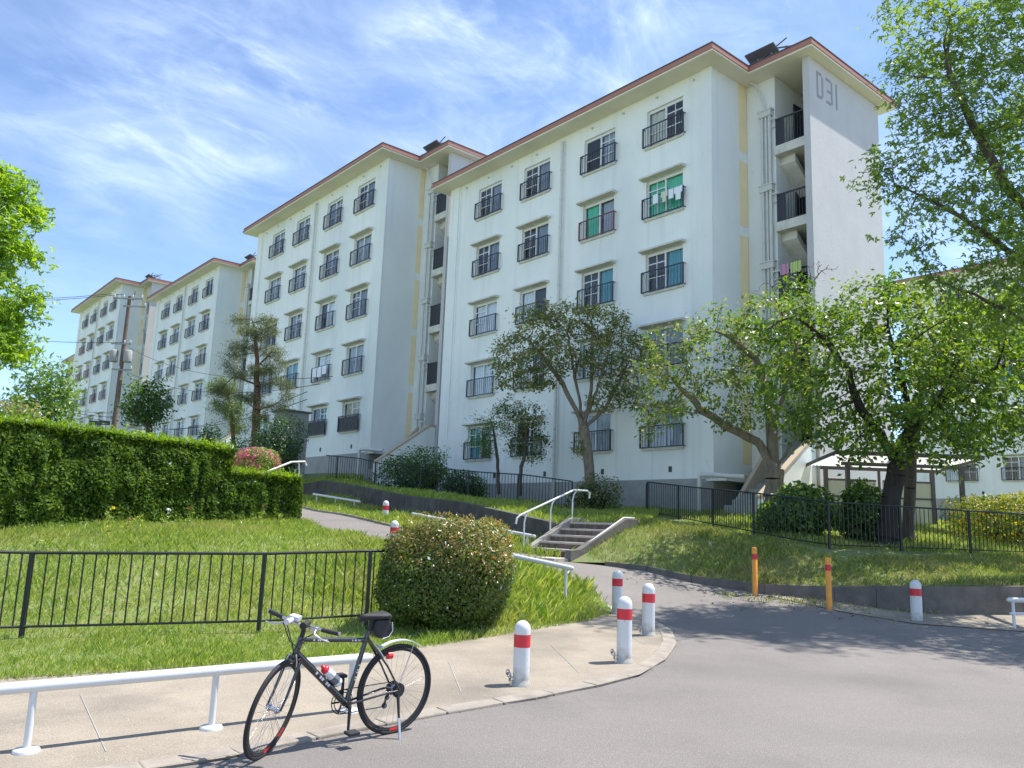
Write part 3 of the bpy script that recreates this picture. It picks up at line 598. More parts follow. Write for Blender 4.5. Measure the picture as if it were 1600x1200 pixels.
c3 = {(0, 5): ('slate', 2, 0), (1, 5): ('slate', 2, 0), (2, 5): ('grey', 2, 1), (3, 5): ('beige', 1, 1), (0, 4): ('slate', 2, 0), (1, 4): ('slate', 2, 0), (2, 4): ('green', 1, 2), (3, 4): ('green', 0, 0),
      (0, 3): ('white', 0, 0), (1, 3): ('white', 1, 2), (2, 3): ('teal', 2, 0), (3, 3): ('teal', 2, 0), (0, 2): ('white', 0, 2), (1, 2): ('white', 1, 1), (2, 2): ('white', 0, 0), (3, 2): ('grey', 0, 0), (0, 1): ('teal', 1, 0), (1, 1): ('beige', 2, 1), (2, 1): ('grey', 0, 2), (3, 1): ('grey', 0, 0)}
block(3, 'apartment_block', 'nearest white five storey block with D31 on its bare end wall', True, 3, {(2, 4): 'rust'}, c3)
block(2, 'apartment_block', 'second white block from the right, partly behind the D31 block', None, 5, {(3, 1): 'solid', (2, 1): 'solid'})
block(1, 'apartment_block', 'third white block of the row, behind the tall pine', None, 8)
block(0, 'apartment_block', 'fourth white block, behind the leaning view of the utility pole', None, 9, {(0, 3): 'rust', (1, 3): 'rust', (2, 2): 'rust', (3, 2): 'rust', (0, 4): 'rust'})
p = Vector(BO[0])-UV*15.2+VV*2.5; 
q_ = at(104, 566, 108); BO[-1] = tuple(Vector((q_.x, q_.y, q_.z-12.6))+UV*2.4); block(-1, 'apartment_block', 'farthest block, only its roof corner shows past the fourth block', None, 11)
q_ = at(1393, 441, 50); BO[4] = tuple(Vector((q_.x, q_.y, q_.z-12.6))+UV*2.4+VV*.6); block(4, 'apartment_block', 'block at the right edge seen through the dark leafy tree', None, 12)

# laundry hanging on railings
def cloth(name, b, u_, fl, w, h, mt, label, shirt=True, group=None):
    mb = MB(); n = 6; base = .70; y = -.035
    for i in range(n):
        x0 = w*i/n; x1 = w*(i+1)/n; ya = y+.012*math.sin(i*2.1); yb = y+.012*math.sin((i+1)*2.1)
        hh = h if (not shirt or 0 < i < n-1) else h*.45
        mb.quad((x0, ya, base-hh), (x1, yb, base-hh), (x1, yb, base+.03), (x0, ya, base+.03)); mb.quad((x0, ya+.012, base-hh), (x0, ya+.012, base+.03), (x1, yb+.012, base+.03), (x1, yb+.012, base-hh))
        mb.quad((x0, ya, base+.03), (x1, yb, base+.03), (x1, yb+.012, base+.03), (x0, ya+.012, base+.03)); mb.quad((x0, ya, base-hh), (x0, ya+.012, base-hh), (x1, yb+.012, base-hh), (x1, yb, base-hh))
    P = Vector(BO[b])+(UV*u_+Vector((0, 0, (fl-1)*FH)))*BS.get(b, 1); o = mb.build(name, mt, None, P, label=label, cat='laundry', group=group); o.rotation_euler = (0, 0, AZ)
g4 = 'laundry on the fourth floor railing'
cloth('laundry_shirt', 3, 10.9, 4, .33, .42, M['shirt'], 'white shirt at the right end of the railing with green curtains behind', group=g4)
cloth('laundry_shirt', 3, 10.35, 4, .28, .34, M['shirt2'], 'pale yellowish cloth on the railing, second item from the white shirt at its end', group=g4)
cloth('laundry_towel', 3, 10.0, 4, .22, .28, M['shirt'], 'small white towel beside the pale yellowish cloth on the fourth floor railing', False, group=g4)
cloth('laundry_towel', 3, 10.67, 4, .2, .3, M['shirt'], 'narrow white towel between the pale cloth and the end shirt', False, group=g4)
for i, s_ in enumerate(('leftmost', 'middle', 'rightmost')): cloth('laundry_towel', 2, 6.6+i*.5, 2, .44, .5-.1*(i == 2), M['shirt'], s_+' of three white towels over a second floor railing of the second block', False, 'white towels on the second block railing')
P = Vector(BO[3])+UV*13.55+VV*1.9+Vector((0, 0, 4.62-1.5))
for dx, w, mt, lb, nm in ((.0, .30, M['pinkcloth'], 'pink cloth hung over the stairwell railing', 'laundry_cloth'), (.36, .36, M['greencloth'], 'yellow green cloth hung beside the pink one in the stairwell', 'laundry_cloth')):
    mb = MB(); 
    for q in range(6): mb.box((dx+w*q/6, -.02+.02*math.sin(q*2), 2.28+.02*math.sin(q*3)), (dx+w*(q+1)/6-.001, .012+.02*math.sin(q*2), 2.62))
    o = mb.build(nm, mt, None, P, label=lb, cat='laundry', group='cloths over the stairwell railing'); o.rotation_euler = (0, 0, AZ)

# ------------------------------------------------------------------ walls, stairs, kerbs
def wall_strip(name, pts, h_down, h_up, th, mt, label, cat, inward):
    root = empty(name, pts[0][:2]+(pts[0][2],), 0, label, cat)
    O_ = Vector(root.location)
    for i in range(len(pts)-1):
        a = Vector(pts[i]); b = Vector(pts[i+1]); seg = max(1, round((b-a).length/1.8))
        n_ = (b-a).cross(Vector((0, 0, 1))).normalized()*th*inward
        for k in range(seg):
            p, q = a.lerp(b, k/seg), a.lerp(b, (k+1)/seg); d = (q-p).normalized()*.0015; p = p+d; q = q-d
            hd = [h_down[i]+(h_down[i+1]-h_down[i])*t for t in (k/seg, (k+1)/seg)]; hu = [h_up[i]+(h_up[i+1]-h_up[i])*t for t in (k/seg, (k+1)/seg)]
            mb = MB(); z = Vector((0, 0, 1)); P_ = [p-z*hd[0], q-z*hd[1], q+n_-z*hd[1], p+n_-z*hd[0], p+z*hu[0], q+z*hu[1], q+n_+z*hu[1], p+n_+z*hu[0]]
            mb.v = [tuple(v-O_) for v in P_]; mb.f = [(0, 3, 2, 1), (4, 5, 6, 7), (0, 1, 5, 4), (1, 2, 6, 5), (2, 3, 7, 6), (3, 0, 4, 7)]; mb.sm = [False]*6
            bevel(mb.build('wall_section', mt, root), .012)
    return root
wall_strip('retaining_wall', wtop, [w+.3 for w in wfoot_z], [.05]*7, .18, M['conc_dark'], 'dark stained concrete retaining wall between the sloping path and the fenced lawn', 'wall', -1)
wall_strip('retaining_wall', kw, [.3]*len(kw), [h_+.03 for h_ in kw_h], .16, M['conc_mid'], 'low mossy concrete wall edging the shaded grass bank at the right', 'wall', -1)

# kerb stones along the rounded sidewalk corner
kroot = ob('kerb', MB().box((0, 0, -.3), (.01, .01, -.29)).mesh('kerb', M['kerb'])); kroot['kind'] = 'structure'
def along(pts, step):
    out_ = []; acc = 0; P_ = [Vector(p[:2]) for p in pts]
    L_ = [0]
    for i in range(len(P_)-1): L_.append(L_[-1]+(P_[i+1]-P_[i]).length)
    n = max(1, round(L_[-1]/step))
    for k in range(n+1):
        s_ = L_[-1]*k/n
        for i in range(len(P_)-1):
            if s_ <= L_[i+1]+1e-6: out_.append(P_[i].lerp(P_[i+1], (s_-L_[i])/max(1e-9, L_[i+1]-L_[i]))); break
    return out_
# smooth the kerb line
kp = along(kerb[1:], .25); kp = [kp[0]]+[(kp[i-1]+kp[i]*2+kp[i+1])/4 for i in range(1, len(kp)-1)]+[kp[-1]]; ks = along([(p.x, p.y) for p in kp], .58)
def kerb_piece(a, b, w, z0, z1, name, parent, mt, side=1):
    d = (b-a).normalized(); n_ = Vector((-d.y, d.x))*w*side; a_ = a+d*.005; b_ = b-d*.005; mb = MB()
    P_ = [a_, b_, b_+n_, a_+n_]; mb.v = [(p.x, p.y, SLOPE*p.y+z0) for p in P_]+[(p.x, p.y, SLOPE*p.y+z1+random.uniform(-.003, .003)) for p in P_]
    mb.f = [(0, 3, 2, 1), (4, 5, 6, 7), (0, 1, 5, 4), (1, 2, 6, 5), (2, 3, 7, 6), (3, 0, 4, 7)]; mb.sm = [False]*6
    return bevel(mb.build(name, mt, parent), .012)
for i in range(len(ks)-1): kerb_piece(ks[i], ks[i+1], .17, -.1, .030, 'kerb_stone', kroot, M['kerb'])
# sidewalk joints: narrow recessed-looking bands of mortar
for (xa, ya), (xb, yb) in [((125, 1090), (165, 1180)), ((700, 1035), (720, 1085)), ((860, 1010), (905, 1055)), ((415, 1075), (440, 1150)), ((960, 985), (1010, 1010))]:
    a, b = ong(xa, ya), ong(xb, yb); d = Vector((b.x-a.x, b.y-a.y)).normalized()*.004; mb = MB(); n_ = (-d.y, d.x)
    mb.quad((a.x-n_[0], a.y-n_[1], SLOPE*a.y+.026), (a.x+n_[0], a.y+n_[1], SLOPE*a.y+.026), (b.x+n_[0], b.y+n_[1], SLOPE*b.y+.026), (b.x-n_[0], b.y-n_[1], SLOPE*b.y+.026)); mb.build('sidewalk_joint', M['plinth'], None, kind='structure')
# path edging (low kerb on the far side)
pk = along([p[:2] for p in pfar[1:]], .6)
pe = ob('path_edging', MB().box((0, 0, -.3), (.01, .01, -.29)).mesh('path_edging', M['kerb'])); pe['kind'] = 'structure'
for i in range(len(pk)-1):
    a, b = pk[i], pk[i+1]; za, zb = road_h.h(a.x, a.y), road_h.h(b.x, b.y); d = (b-a).normalized(); n_ = Vector((d.y, -d.x))*.12; mb = MB(); P_ = [a+d*.004, b-d*.004, b+n_-d*.004, a+n_+d*.004]; zz = [za, zb, zb, za]
    mb.v = [(p.x, p.y, z-.1) for p, z in zip(P_, zz)]+[(p.x, p.y, z+.05) for p, z in zip(P_, zz)]; mb.f = [(0, 3, 2, 1), (4, 5, 6, 7), (0, 1, 5, 4), (1, 2, 6, 5), (2, 3, 7, 6), (3, 0, 4, 7)]; mb.sm = [False]*6; mb.build('edging_stone', M['kerb'], pe)

# stairs
sr = empty('concrete_stairs', st_o, AZ, 'short flight of worn concrete steps with low side walls up to the lawn', 'stairs')
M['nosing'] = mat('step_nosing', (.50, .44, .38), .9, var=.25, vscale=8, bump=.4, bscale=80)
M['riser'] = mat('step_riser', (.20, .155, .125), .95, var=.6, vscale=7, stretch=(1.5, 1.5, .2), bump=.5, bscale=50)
for k in range(5):
    s_ = MB().box((-ST_W, k*ST_RUN+.02, -.5), (0, (k+1)*ST_RUN+.018+(.7 if k == 4 else 0), k*ST_RISE-.05)).build('step', M['riser'], sr)
    nz = MB().box((-ST_W, k*ST_RUN, k*ST_RISE-.048), (0, (k+1)*ST_RUN+.02+(.7 if k == 4 else 0), k*ST_RISE)).build('tread', M['nosing'], s_); bevel(nz, .01)
MB().box((-ST_W-.2, -.75, -.6), (.1, .018, -.17)).build('bottom_slab', M['nosing'], sr)
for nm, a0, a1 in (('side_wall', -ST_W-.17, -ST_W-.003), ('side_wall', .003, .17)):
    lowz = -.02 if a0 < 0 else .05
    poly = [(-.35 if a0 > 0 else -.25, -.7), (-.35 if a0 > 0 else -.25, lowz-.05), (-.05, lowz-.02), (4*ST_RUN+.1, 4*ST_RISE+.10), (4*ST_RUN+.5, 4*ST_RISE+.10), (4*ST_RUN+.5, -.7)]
    bevel(MB().prism(poly, (a0, a1), 0).build(nm, M['conc' if a0 < 0 else 'conc_mid'], sr), .012)  # right wall: darker concrete carries its shade and mossy grey in the colour
hr = MB(); xx = -ST_W-.09
hr.tube([(xx, -.35, .50), (xx, -.32, .63), (xx, -.22, .70), (xx, 4*ST_RUN+.2, .75+4*ST_RISE), (xx, 4*ST_RUN+.65, .76+4*ST_RISE), (xx, 4*ST_RUN+.73, .72+4*ST_RISE), (xx, 4*ST_RUN+.73, .58+4*ST_RISE)], .024, 8)
for t, dz in ((-.1, 0), (.7, .42), (1.4, .76)):
    base_z = max(-.02, min(t, 4*ST_RUN)*ST_RISE/ST_RUN+.03); topz = .70+min(1, (min(t+.13, 4*ST_RUN+.2)+.22)/(4*ST_RUN+.42))*(.05+4*ST_RISE)-.01
    hr.tube([(xx, t, base_z), (xx, t, topz-.25), (xx, t+.04, topz-.1), (xx, t+.13, topz)], .018, 6)
hr.build('handrail', M['white'], sr)
mb = MB(); mb.tube([(.09, .0, .025), (.09, 4*ST_RUN+.1, .12+4*ST_RISE), (.09, 4*ST_RUN+.45, .12+4*ST_RISE)], .02, 8); mb.build('wall_top_pipe', M['pipe'], sr)

# ------------------------------------------------------------------ fences
def fence(name, pts, hgt, label, post_step, bar_step, group=None, endcurve=False, post_h=.05, rr=.018, at_points=False):
    P_ = [Vector(p) for p in pts]; root = empty(name, P_[0], 0, label, 'fence', group); O_ = P_[0]
    L_ = [0]
    for i in range(len(P_)-1): L_.append(L_[-1]+(P_[i+1]-P_[i]).to_2d().length)
    def pos(s_):
        for i in range(len(P_)-1):
            if s_ <= L_[i+1]+1e-6: return P_[i].lerp(P_[i+1], (s_-L_[i])/(L_[i+1]-L_[i]))-O_
        return P_[-1]-O_
    rail_pts = [pos(L_[-1]*k/40) for k in range(41)]
    top = MB(); up = Vector((0, 0, hgt)); tp = [q+up for q in rail_pts]
    if endcurve:
        d = (tp[1]-tp[0]).normalized(); tp = [tp[0]-up+Vector((0, 0, .05))-d*.12, tp[0]-Vector((0, 0, .12))-d*.12, tp[0]-Vector((0, 0, .03))-d*.07]+tp
    top.tube(tp, rr, 6); top.build('top_rail', M['fence'], root)
    lo = MB(); lo.tube([q+Vector((0, 0, .08)) for q in rail_pts], rr*.8, 6); lo.build('bottom_rail', M['fence'], root)
    n = int(L_[-1]/post_step); pm = MB().box((-.022, -.022, -.15), (.022, .022, hgt-.005)).mesh('post', M['fence'])
    ps_ = L_[:] if at_points else [k*post_step for k in range(n+1)]
    for s_ in ps_: ob('post', pm, root, pos(s_))
    bm_ = MB().tube([(0, 0, .08), (0, 0, hgt-.01)], .0095, 5, False).mesh('bar', M['fence']); nb = int(L_[-1]/bar_step)
    for k in range(1, nb):
        s_ = k*bar_step
        if min(abs(s_-q) for q in ps_) > .035 and k < 299: ob('bar', bm_, root, pos(s_))
    return root
nf = [tuple(at(-260, 1000, 8.4))]+[tuple(at(x, y, d)) for x, y, d in ((45-11.4, 991, 9.45), (404, 981, 10.35), (572, 971, 10.85), (660, 967, 11.3))]
fence('metal_fence', nf[::-1], .885, 'black bar fence on the sunny grass behind the bicycle', 2.55, .125, at_points=True)
fence('metal_fence', rf, .92, 'long black fence curving along the top of the shaded right bank', 2.0, .118, endcurve=True)
fence('metal_fence', lf, .95, 'black fence in front of the lawn above the dark retaining wall', 2.0, .12)

# ------------------------------------------------------------------ white guard rails
def guardrail(a, b, hgt, posts, label, r=.038, base=True, second=False):
    a = Vector(a); b = Vector(b); root = empty('guard_rail', a, 0, label, 'guard rail', 'low white pipe rails'); v = b-a
    d = v.normalized()
    t_ = MB(); pts = [v*k/12 for k in range(13)]; up = Vector((0, 0, hgt)); pts = [q+up for q in pts]
    t_.tube([pts[0]-d*.035]+pts+[pts[-1]+d*.035], [r*.55]+[r]*13+[r*.55], 14); t_.build('rail', M['white'], root)
    for t in posts:
        q = v*t; MB().tube([q+Vector((0, 0, -.1)), q+Vector((0, 0, hgt-r*.5))], r*.62, 12).build('post', M['white'], root)
        if base:
            fl = MB(); fl.lathe([(.0, .028), (r*.7, .028), (.075, .02), (.082, .008), (.082, -.06)], 20, tuple(q)); fl.build('base_flange', M['white'], root)
    if second:
        t2 = MB(); t2.tube([q-Vector((0, 0, hgt*.45)) for q in pts], r*.6, 10); t2.build('lower_rail', M['white'], root)
    return root
g0 = ong(40, 1180); g2 = ong(545, 1116); dv_ = (g2-g0); st = g0-dv_*1.2; en = g0+dv_*1.06
for p in (st, en): p.z = SLOPE*p.y+.022
guardrail(st, en, .40, [1.2/2.26, (1.2+.52)/2.26, 2.2/2.26, .3], 'long low white rail on the sidewalk behind the bicycle')
a = at(893, 888, 13); b = at(790, 866, 13.4); a.z -= .44; b.z -= .44
guardrail(a, b, .44, [.08, .9], 'white rail beside the round bush, near the foot of the stairs', base=False)
a = at(645, 803, 21.3); b = at(835, 838, 19.0); a.z -= .44; b.z -= .44
guardrail(a, b, .44, [.05, .35, .65, .95], 'white rail on the far side of the path behind the round bush', base=False)
a = at(490, 772, 27); b = at(562, 784, 25); a.z -= .44; b.z -= .44
guardrail(a, b, .44, [.08, .5, .9], 'short white rail highest up the path below the retaining wall', base=False)
a = ong(1580, 985); b = Vector((a.x+3, a.y+.5, 0)); b.z = SLOPE*b.y
guardrail(a, b, .46, [.02, .5, .95], 'white double rail at the right edge of the road', base=True, second=True)

# ------------------------------------------------------------------ bollards
def bollard(base, h, r, label, lock=True, group='white bollards with a red band', rz=0):
    root = empty('bollard', base, rz, label, 'bollard', group); zb = h-r-.065*h/.65
    MB().lathe([(r, -.05), (r, h-r*1.05-.16)], 24).build('post', M['bollard'], root)
    MB().lathe([(r*1.012, h-r*1.05-.16), (r*1.012, h-r*1.05-.045)], 24).build('reflective_band', M['redband'], root)
    MB().lathe([(r, h-r*1.05-.045)]+[(r*math.cos(t), h-r*1.05+r*1.05*math.sin(t)) for t in [i*math.pi/16 for i in range(9)]], 24).build('cap', M['bollard'], root)
    MB().lathe([(r, .05), (r*1.12, .02), (r*1.3, .004), (r*1.3, -.05)], 24).build('base_ring', M['bollard'], root)
    if lock:
        c = MB()
        for k in range(4):
            Mx = Matrix.Translation((-r*1.15-.012*k, -.03+.012*k, .05+.02*k)) @ Matrix.Rotation(k*1.3, 4, 'Z'); n0 = len(c.v); c.torus(.022, .006, 12, 5); c.v[n0:] = [tuple(Mx @ Vector(p)) for p in c.v[n0:]]
        c.box((-r*1.35, -.05, .0), (-r*1.05, -.02, .045)); c.build('padlock_chain', M['steel'], root)
    return root
def gz(x, y, dz=.022): p = ong(x, y); p.z = SLOPE*p.y+dz; return p
b1 = ong(813, 1070); b1.z += .05
bollard(gz(813.5, 1074), .585, .078, 'white bollard with red band standing alone nearest the bicycle')
bollard(gz(975, 1038), .70, .083, 'white bollard with red band and chain at its foot, front one at the rounded corner')
bollard(gz(1013, 995), .67, .085, 'white bollard with red band closest to the kerb curve, right of the corner pair')
bollard(gz(964, 961, .03), .66, .083, 'white bollard with red band at the grass tip, half behind the front corner one', False)
p = at(614, 866, 15.75); p.z = road_h.h(p.x, p.y); tz = at(614, 813, 15.75).z; bollard(p, tz-p.z, .08, 'white bollard on the near edge of the path just above the round bush', False)
p = at(601, 820, 21.5); p.z = at(601, 812, 21.5).z; tz = at(601, 782, 21.5).z; bollard(p, tz-p.z, .08, 'farthest white bollard, in the grass verge beyond the path', False)
bollard(gz(1433, 973, .01), .665, .088, 'white bollard with red band in the shade before the low mossy wall', False)
def oranges(px, base_y, top_y, d, label):
    p = at(px, base_y, d); h = at(px, top_y, d).z-p.z; root = empty('orange_post', p, 0, label, 'post', 'orange road posts')
    r = .048; MB().lathe([(r, -.1), (r, h-.01), (r*.8, h), (0, h)], 18).build('pole', M['orange'], root)
    MB().lathe([(r*1.03, h-.22), (r*1.03, h-.12)], 18).build('reflective_band', M['redband'], root)
    MB().lathe([(r*1.15, -.05), (r*1.15, .03), (r, .035)], 18).build('base_ring', M['orange'], root)
oranges(1180, 937, 855, 15.3, 'left orange post with red band beside the shaded bank')
oranges(1296, 956, 871, 14.2, 'right orange post with red band, between the other orange post and the white bollard')

# ------------------------------------------------------------------ vegetation tools
def leaves_mesh(name, P, N, size, mt, aspect=.5, droop=.0, fold=.25, jitter=.8, sizevar=.35):
    """diamond leaves at P, facing roughly along N"""
    n = len(P)
    if n == 0: P = np.zeros((1, 3)); N = np.array([[0, 0, 1.]]); n = 1
    N = N+rng.normal(0, jitter, (n, 3)); N /= np.linalg.norm(N, axis=1, keepdims=True)+1e-9
    A = rng.normal(0, 1, (n, 3)); A[:, 2] -= droop; A -= N*(A*N).sum(1, keepdims=True); A /= np.linalg.norm(A, axis=1, keepdims=True)+1e-9
    B = np.cross(N, A); s = size*(1+rng.uniform(-sizevar, sizevar, n))[:, None]
    V = np.empty((n, 4, 3)); V[:, 0] = P-A*s*.5; V[:, 2] = P+A*s*.5; c = P+A*s*.02
    V[:, 1] = c+B*s*aspect*.5+N*s*fold*.3; V[:, 3] = c-B*s*aspect*.5+N*s*fold*.3
    return npmesh(name, V.reshape(-1, 3), np.arange(4*n).reshape(n, 4), mt)
def star_leaves_mesh(name, P, N, size, mt, jitter=.8, droop=.4):
    n = len(P); N = N+rng.normal(0, jitter, (n, 3)); N /= np.linalg.norm(N, axis=1, keepdims=True)
    A = rng.normal(0, 1, (n, 3)); A[:, 2] -= droop; A -= N*(A*N).sum(1, keepdims=True); A /= np.linalg.norm(A, axis=1, keepdims=True); B = np.cross(N, A)
    s = size*(1+rng.uniform(-.35, .35, n)); V = np.empty((n, 12, 3))
    for l, (ang, ln) in enumerate(((-1.15, .42), (0, .58), (1.15, .42))):
        D = A*math.cos(ang)+B*math.sin(ang); E = -A*math.sin(ang)+B*math.cos(ang); o_ = P-A*(s*.2)[:, None]
        V[:, l*4] = o_; V[:, l*4+1] = o_+D*(s*ln*.55)[:, None]+E*(s*.15)[:, None]+N*(s*.05)[:, None]; V[:, l*4+2] = o_+D*(s*ln*1.25)[:, None]-N*(s*.06)[:, None]; V[:, l*4+3] = o_+D*(s*ln*.55)[:, None]-E*(s*.15)[:, None]+N*(s*.05)[:, None]
    # share the base vertex so each leaf is one island
    idx = np.array([[0, 1, 2, 3], [0, 5, 6, 7], [0, 9, 10, 11]]); keep = [0, 1, 2, 3, 5, 6, 7, 9, 10, 11]; mp = {k: i for i, k in enumerate(keep)}
    V = V[:, keep]; F = np.vectorize(mp.get)(idx); F = (F[None]+np.arange(n)[:, None, None]*10).reshape(-1, 4)
    return npmesh(name, V.reshape(-1, 3), F, mt)
def tube_edges(name, A, B, ra, rb, mt, n=5):
    A, B = np.asarray(A), np.asarray(B); d = B-A; L_ = np.linalg.norm(d, axis=1, keepdims=True)+1e-9; d = d/L_
    up = np.where(np.abs(d[:, 2:3]) < .9, np.array([[0, 0, 1.]]), np.array([[1., 0, 0]])); a = np.cross(d, up); a /= np.linalg.norm(a, axis=1, keepdims=True); b = np.cross(d, a)
    m_ = len(A); V = np.empty((m_, 2*n, 3)); B = B+d*np.minimum(rb, .03)[:, None]*.6
    for k in range(n):
        t = 2*math.pi*k/n; o_ = a*math.cos(t)+b*math.sin(t); V[:, k] = A+o_*ra[:, None]; V[:, n+k] = B+o_*rb[:, None]
    F = np.array([[k, (k+1) % n, n+(k+1) % n, n+k] for k in range(n)])
    return V.reshape(-1, 3), (F[None]+np.arange(m_)[:, None, None]*2*n).reshape(-1, 4)
def grow(paths, attr, step=.22, kill=.45, reach=6, iters=140, wander=.15):
    P = []; par = []
    idx_of = {}
    for path in paths:
        prev = -1; path = [np.array(q, float) for q in path]
        if P:
            d = [np.linalg.norm(q-path[0]) for q in P]; prev = int(np.argmin(d)); pts = path
            if d[prev] < step*.6: path[0] = P[prev]
        for i in range(len(path)-1):
            L_ = np.linalg.norm(path[i+1]-path[i]); n = max(1, int(L_/step))
            for k in range(n+1 if i == len(path)-2 else n):
                q = path[i]+(path[i+1]-path[i])*k/n
                if 0 < len(P) and prev >= 0: q = q+rng.normal(0, .015, 3)
                if prev >= 0 and np.linalg.norm(P[prev]-q) < 1e-4: continue
                P.append(q); par.append(prev); prev = len(P)-1
    P = list(P); attr = np.array(attr); best = np.full(len(attr), 1e9); who = np.zeros(len(attr), int); alive = np.ones(len(attr), bool)
    def upd(new):
        for i in new:
            d = np.linalg.norm(attr-P[i], axis=1); m_ = d < best; best[m_] = d[m_]; who[m_] = i
    upd(range(len(P)))
    kids = {}
    for it in range(iters):
        alive &= best > kill
        act = alive & (best < reach)
        if not act.any(): break
        new = []
        A = attr[act]; w = who[act]
        for i in np.unique(w):
            d = A[w == i]-P[i]; v = (d/np.linalg.norm(d, axis=1, keepdims=True)).sum(0)+rng.normal(0, wander, 3)
            L_ = np.linalg.norm(v)
            if L_ < 1e-6: continue
            q = P[i]+v/L_*step
            if kids.get(i, 0) > 3: 
                alive[np.where(act)[0][w == i][:1]] = False; continue
            kids[i] = kids.get(i, 0)+1
            P.append(q); par.append(i); new.append(len(P)-1)
        upd(new)
    return np.array(P), np.array(par)
def blobs_px(bl_):
    """(px, py, distance, rx_px, ry_px, depth radius)"""
    out_ = []
    for px, py, d, rx, ry, rd in bl_:
        c = at(px, py, d); s_ = d/FPX; out_.append((c.x, c.y, c.z, rx*s_, rd, ry*s_))
    return out_
def sample_blobs(bl_, n, hollow=.0):
    vol = np.array([b[3]*b[4]*b[5] for b in bl_]); pr = vol**.8/np.sum(vol**.8); P = []
    for b, k in zip(bl_, (pr*n).astype(int)+1):
        v = rng.normal(0, 1, (k, 3)); v /= np.linalg.norm(v, axis=1, keepdims=True); r_ = rng.uniform(hollow, 1, (k, 1))**(1/3) if hollow == 0 else (hollow+(1-hollow)*rng.random((k, 1)))
        P.append(np.array(b[:3])+v*r_*np.array(b[3:]))
    return np.concatenate(P)
DENS = 4.0
def tree(name, paths, blobs, label, cat='tree', n_attr=700, leaf=('mid',), leaf_size=.09, per=8, base_r=.15, bark='bark', step=.22, kill=.42, spread=.16, aspect=.5, droop=.6, group=None, star=False, tip=.006, thin=5, gaps=0, hollow=.35, jitter=.8, fold=.25):
    per = int(round(per*DENS)) if per > 1 else 1; n_attr = int(n_attr*1.5); kill *= .8
    base = np.array(paths[0][0], float); A = sample_blobs(blobs, n_attr, hollow)
    if gaps:      # remove attractors in noisy pockets so that gaps open in the crown
        g = np.sin(A[:, 0]*gaps+1.3)*np.sin(A[:, 1]*gaps*1.1+.4)*np.sin(A[:, 2]*gaps*1.2+2); A = A[g < .32]
    P, par = grow(paths, A, step, kill)
    n = len(P); cnt = np.zeros(n); child = np.zeros(n, int)
    for i in range(n-1, 0, -1):
        if par[i] >= 0: child[par[i]] += 1
    for i in range(n-1, -1, -1):
        if child[i] == 0: cnt[i] += 1
        if par[i] >= 0: cnt[par[i]] += cnt[i]
    ex = math.log(base_r/tip)/math.log(max(2, cnt[0])); r_ = tip*np.maximum(cnt, 1)**ex
    e = np.array([i for i in range(n) if par[i] >= 0]); A_, B_ = P[par[e]]-base, P[e]-base
    ra = np.minimum(r_[par[e]], r_[e]*1.7); rb = r_[e]
    if (A_[:, 2] < .5).any():
        fl = np.linalg.norm(A_, axis=1) < .35; ra = np.where(fl, ra*1.35, ra)
    big_ = rb > .03
    root = empty(name, tuple(base), 0, label, cat, group)
    V1, F1 = tube_edges('x', A_[big_], B_[big_], ra[big_], rb[big_], None, 8); V2, F2 = tube_edges('x', A_[~big_], B_[~big_], ra[~big_], rb[~big_], None, 3)
    ob('trunk', npmesh('trunk', np.r_[V1, V2], np.r_[F1, F2+len(V1)], M[bark], True), root)
    tw = np.where(cnt <= thin)[0]; tw = tw[[par[i] >= 0 for i in tw]]
    tw = tw[tw > sum(1 for _ in paths[0])]
    Q = np.repeat(P[tw], per, 0)+rng.normal(0, spread, (len(tw)*per, 3))*np.array([1, 1, .75])-base
    c0 = np.mean([b[:3] for b in blobs], 0)-base; Nn = (Q-c0); Nn /= np.linalg.norm(Nn, axis=1, keepdims=True)+1e-9; Nn = Nn*.5+np.array([0, 0, .9])
    k = len(leaf); sel = rng.integers(0, k, len(Q)); print(name, label[:30], 'nodes', n, 'leaves', len(Q))
    for i, lf_ in enumerate(leaf):
        m_ = sel == i
        me = star_leaves_mesh('crown', Q[m_], Nn[m_], leaf_size, LM[lf_]) if star else leaves_mesh('crown', Q[m_], Nn[m_], leaf_size, LM[lf_], aspect, droop, fold, jitter)
        ob('crown', me, root)
    return root
def superq(n, rad, e):
    v = rng.normal(0, 1, (n, 3)); v /= np.linalg.norm(v, axis=1, keepdims=True)
    w = np.sign(v)*np.abs(v)**1; k = (np.abs(w)**e).sum(1, keepdims=True)**(1/e); return w/k*np.array(rad), v
_W = np.random.default_rng(3); WD = _W.normal(0, 1, (40, 3)); WD /= np.linalg.norm(WD, axis=1, keepdims=True); WF = _W.uniform(.6, 2.6, 40); WP = _W.uniform(0, 6.28, 40)
def fbm(P, f=1.0, ph=0):
    v = np.zeros(len(P))
    for k in range(14): v += np.sin((P @ WD[(k+ph) % 40])*f*WF[k]*2+WP[(k+ph*3) % 40]+1.5*np.sin((P @ WD[(k+7+ph) % 40])*f*WF[(k+5) % 40]))/WF[k]
    return v/4.5
def lumpy(P, f, amp, ph=0): return 1+amp*(fbm(P, f*.6, int(ph))+.6*fbm(P, f*1.7, 9+int(ph)))
def lumpy_old(P, f, amp, ph=0): return 1+amp*(np.sin(P[:, 0]*f+ph)*np.sin(P[:, 1]*f*1.3+1+ph)*np.sin(P[:, 2]*f*1.1+2)+.5*np.sin(P[:, 0]*f*2.7+ph)*np.sin(P[:, 2]*f*2.3+P[:, 1]*f*1.9))
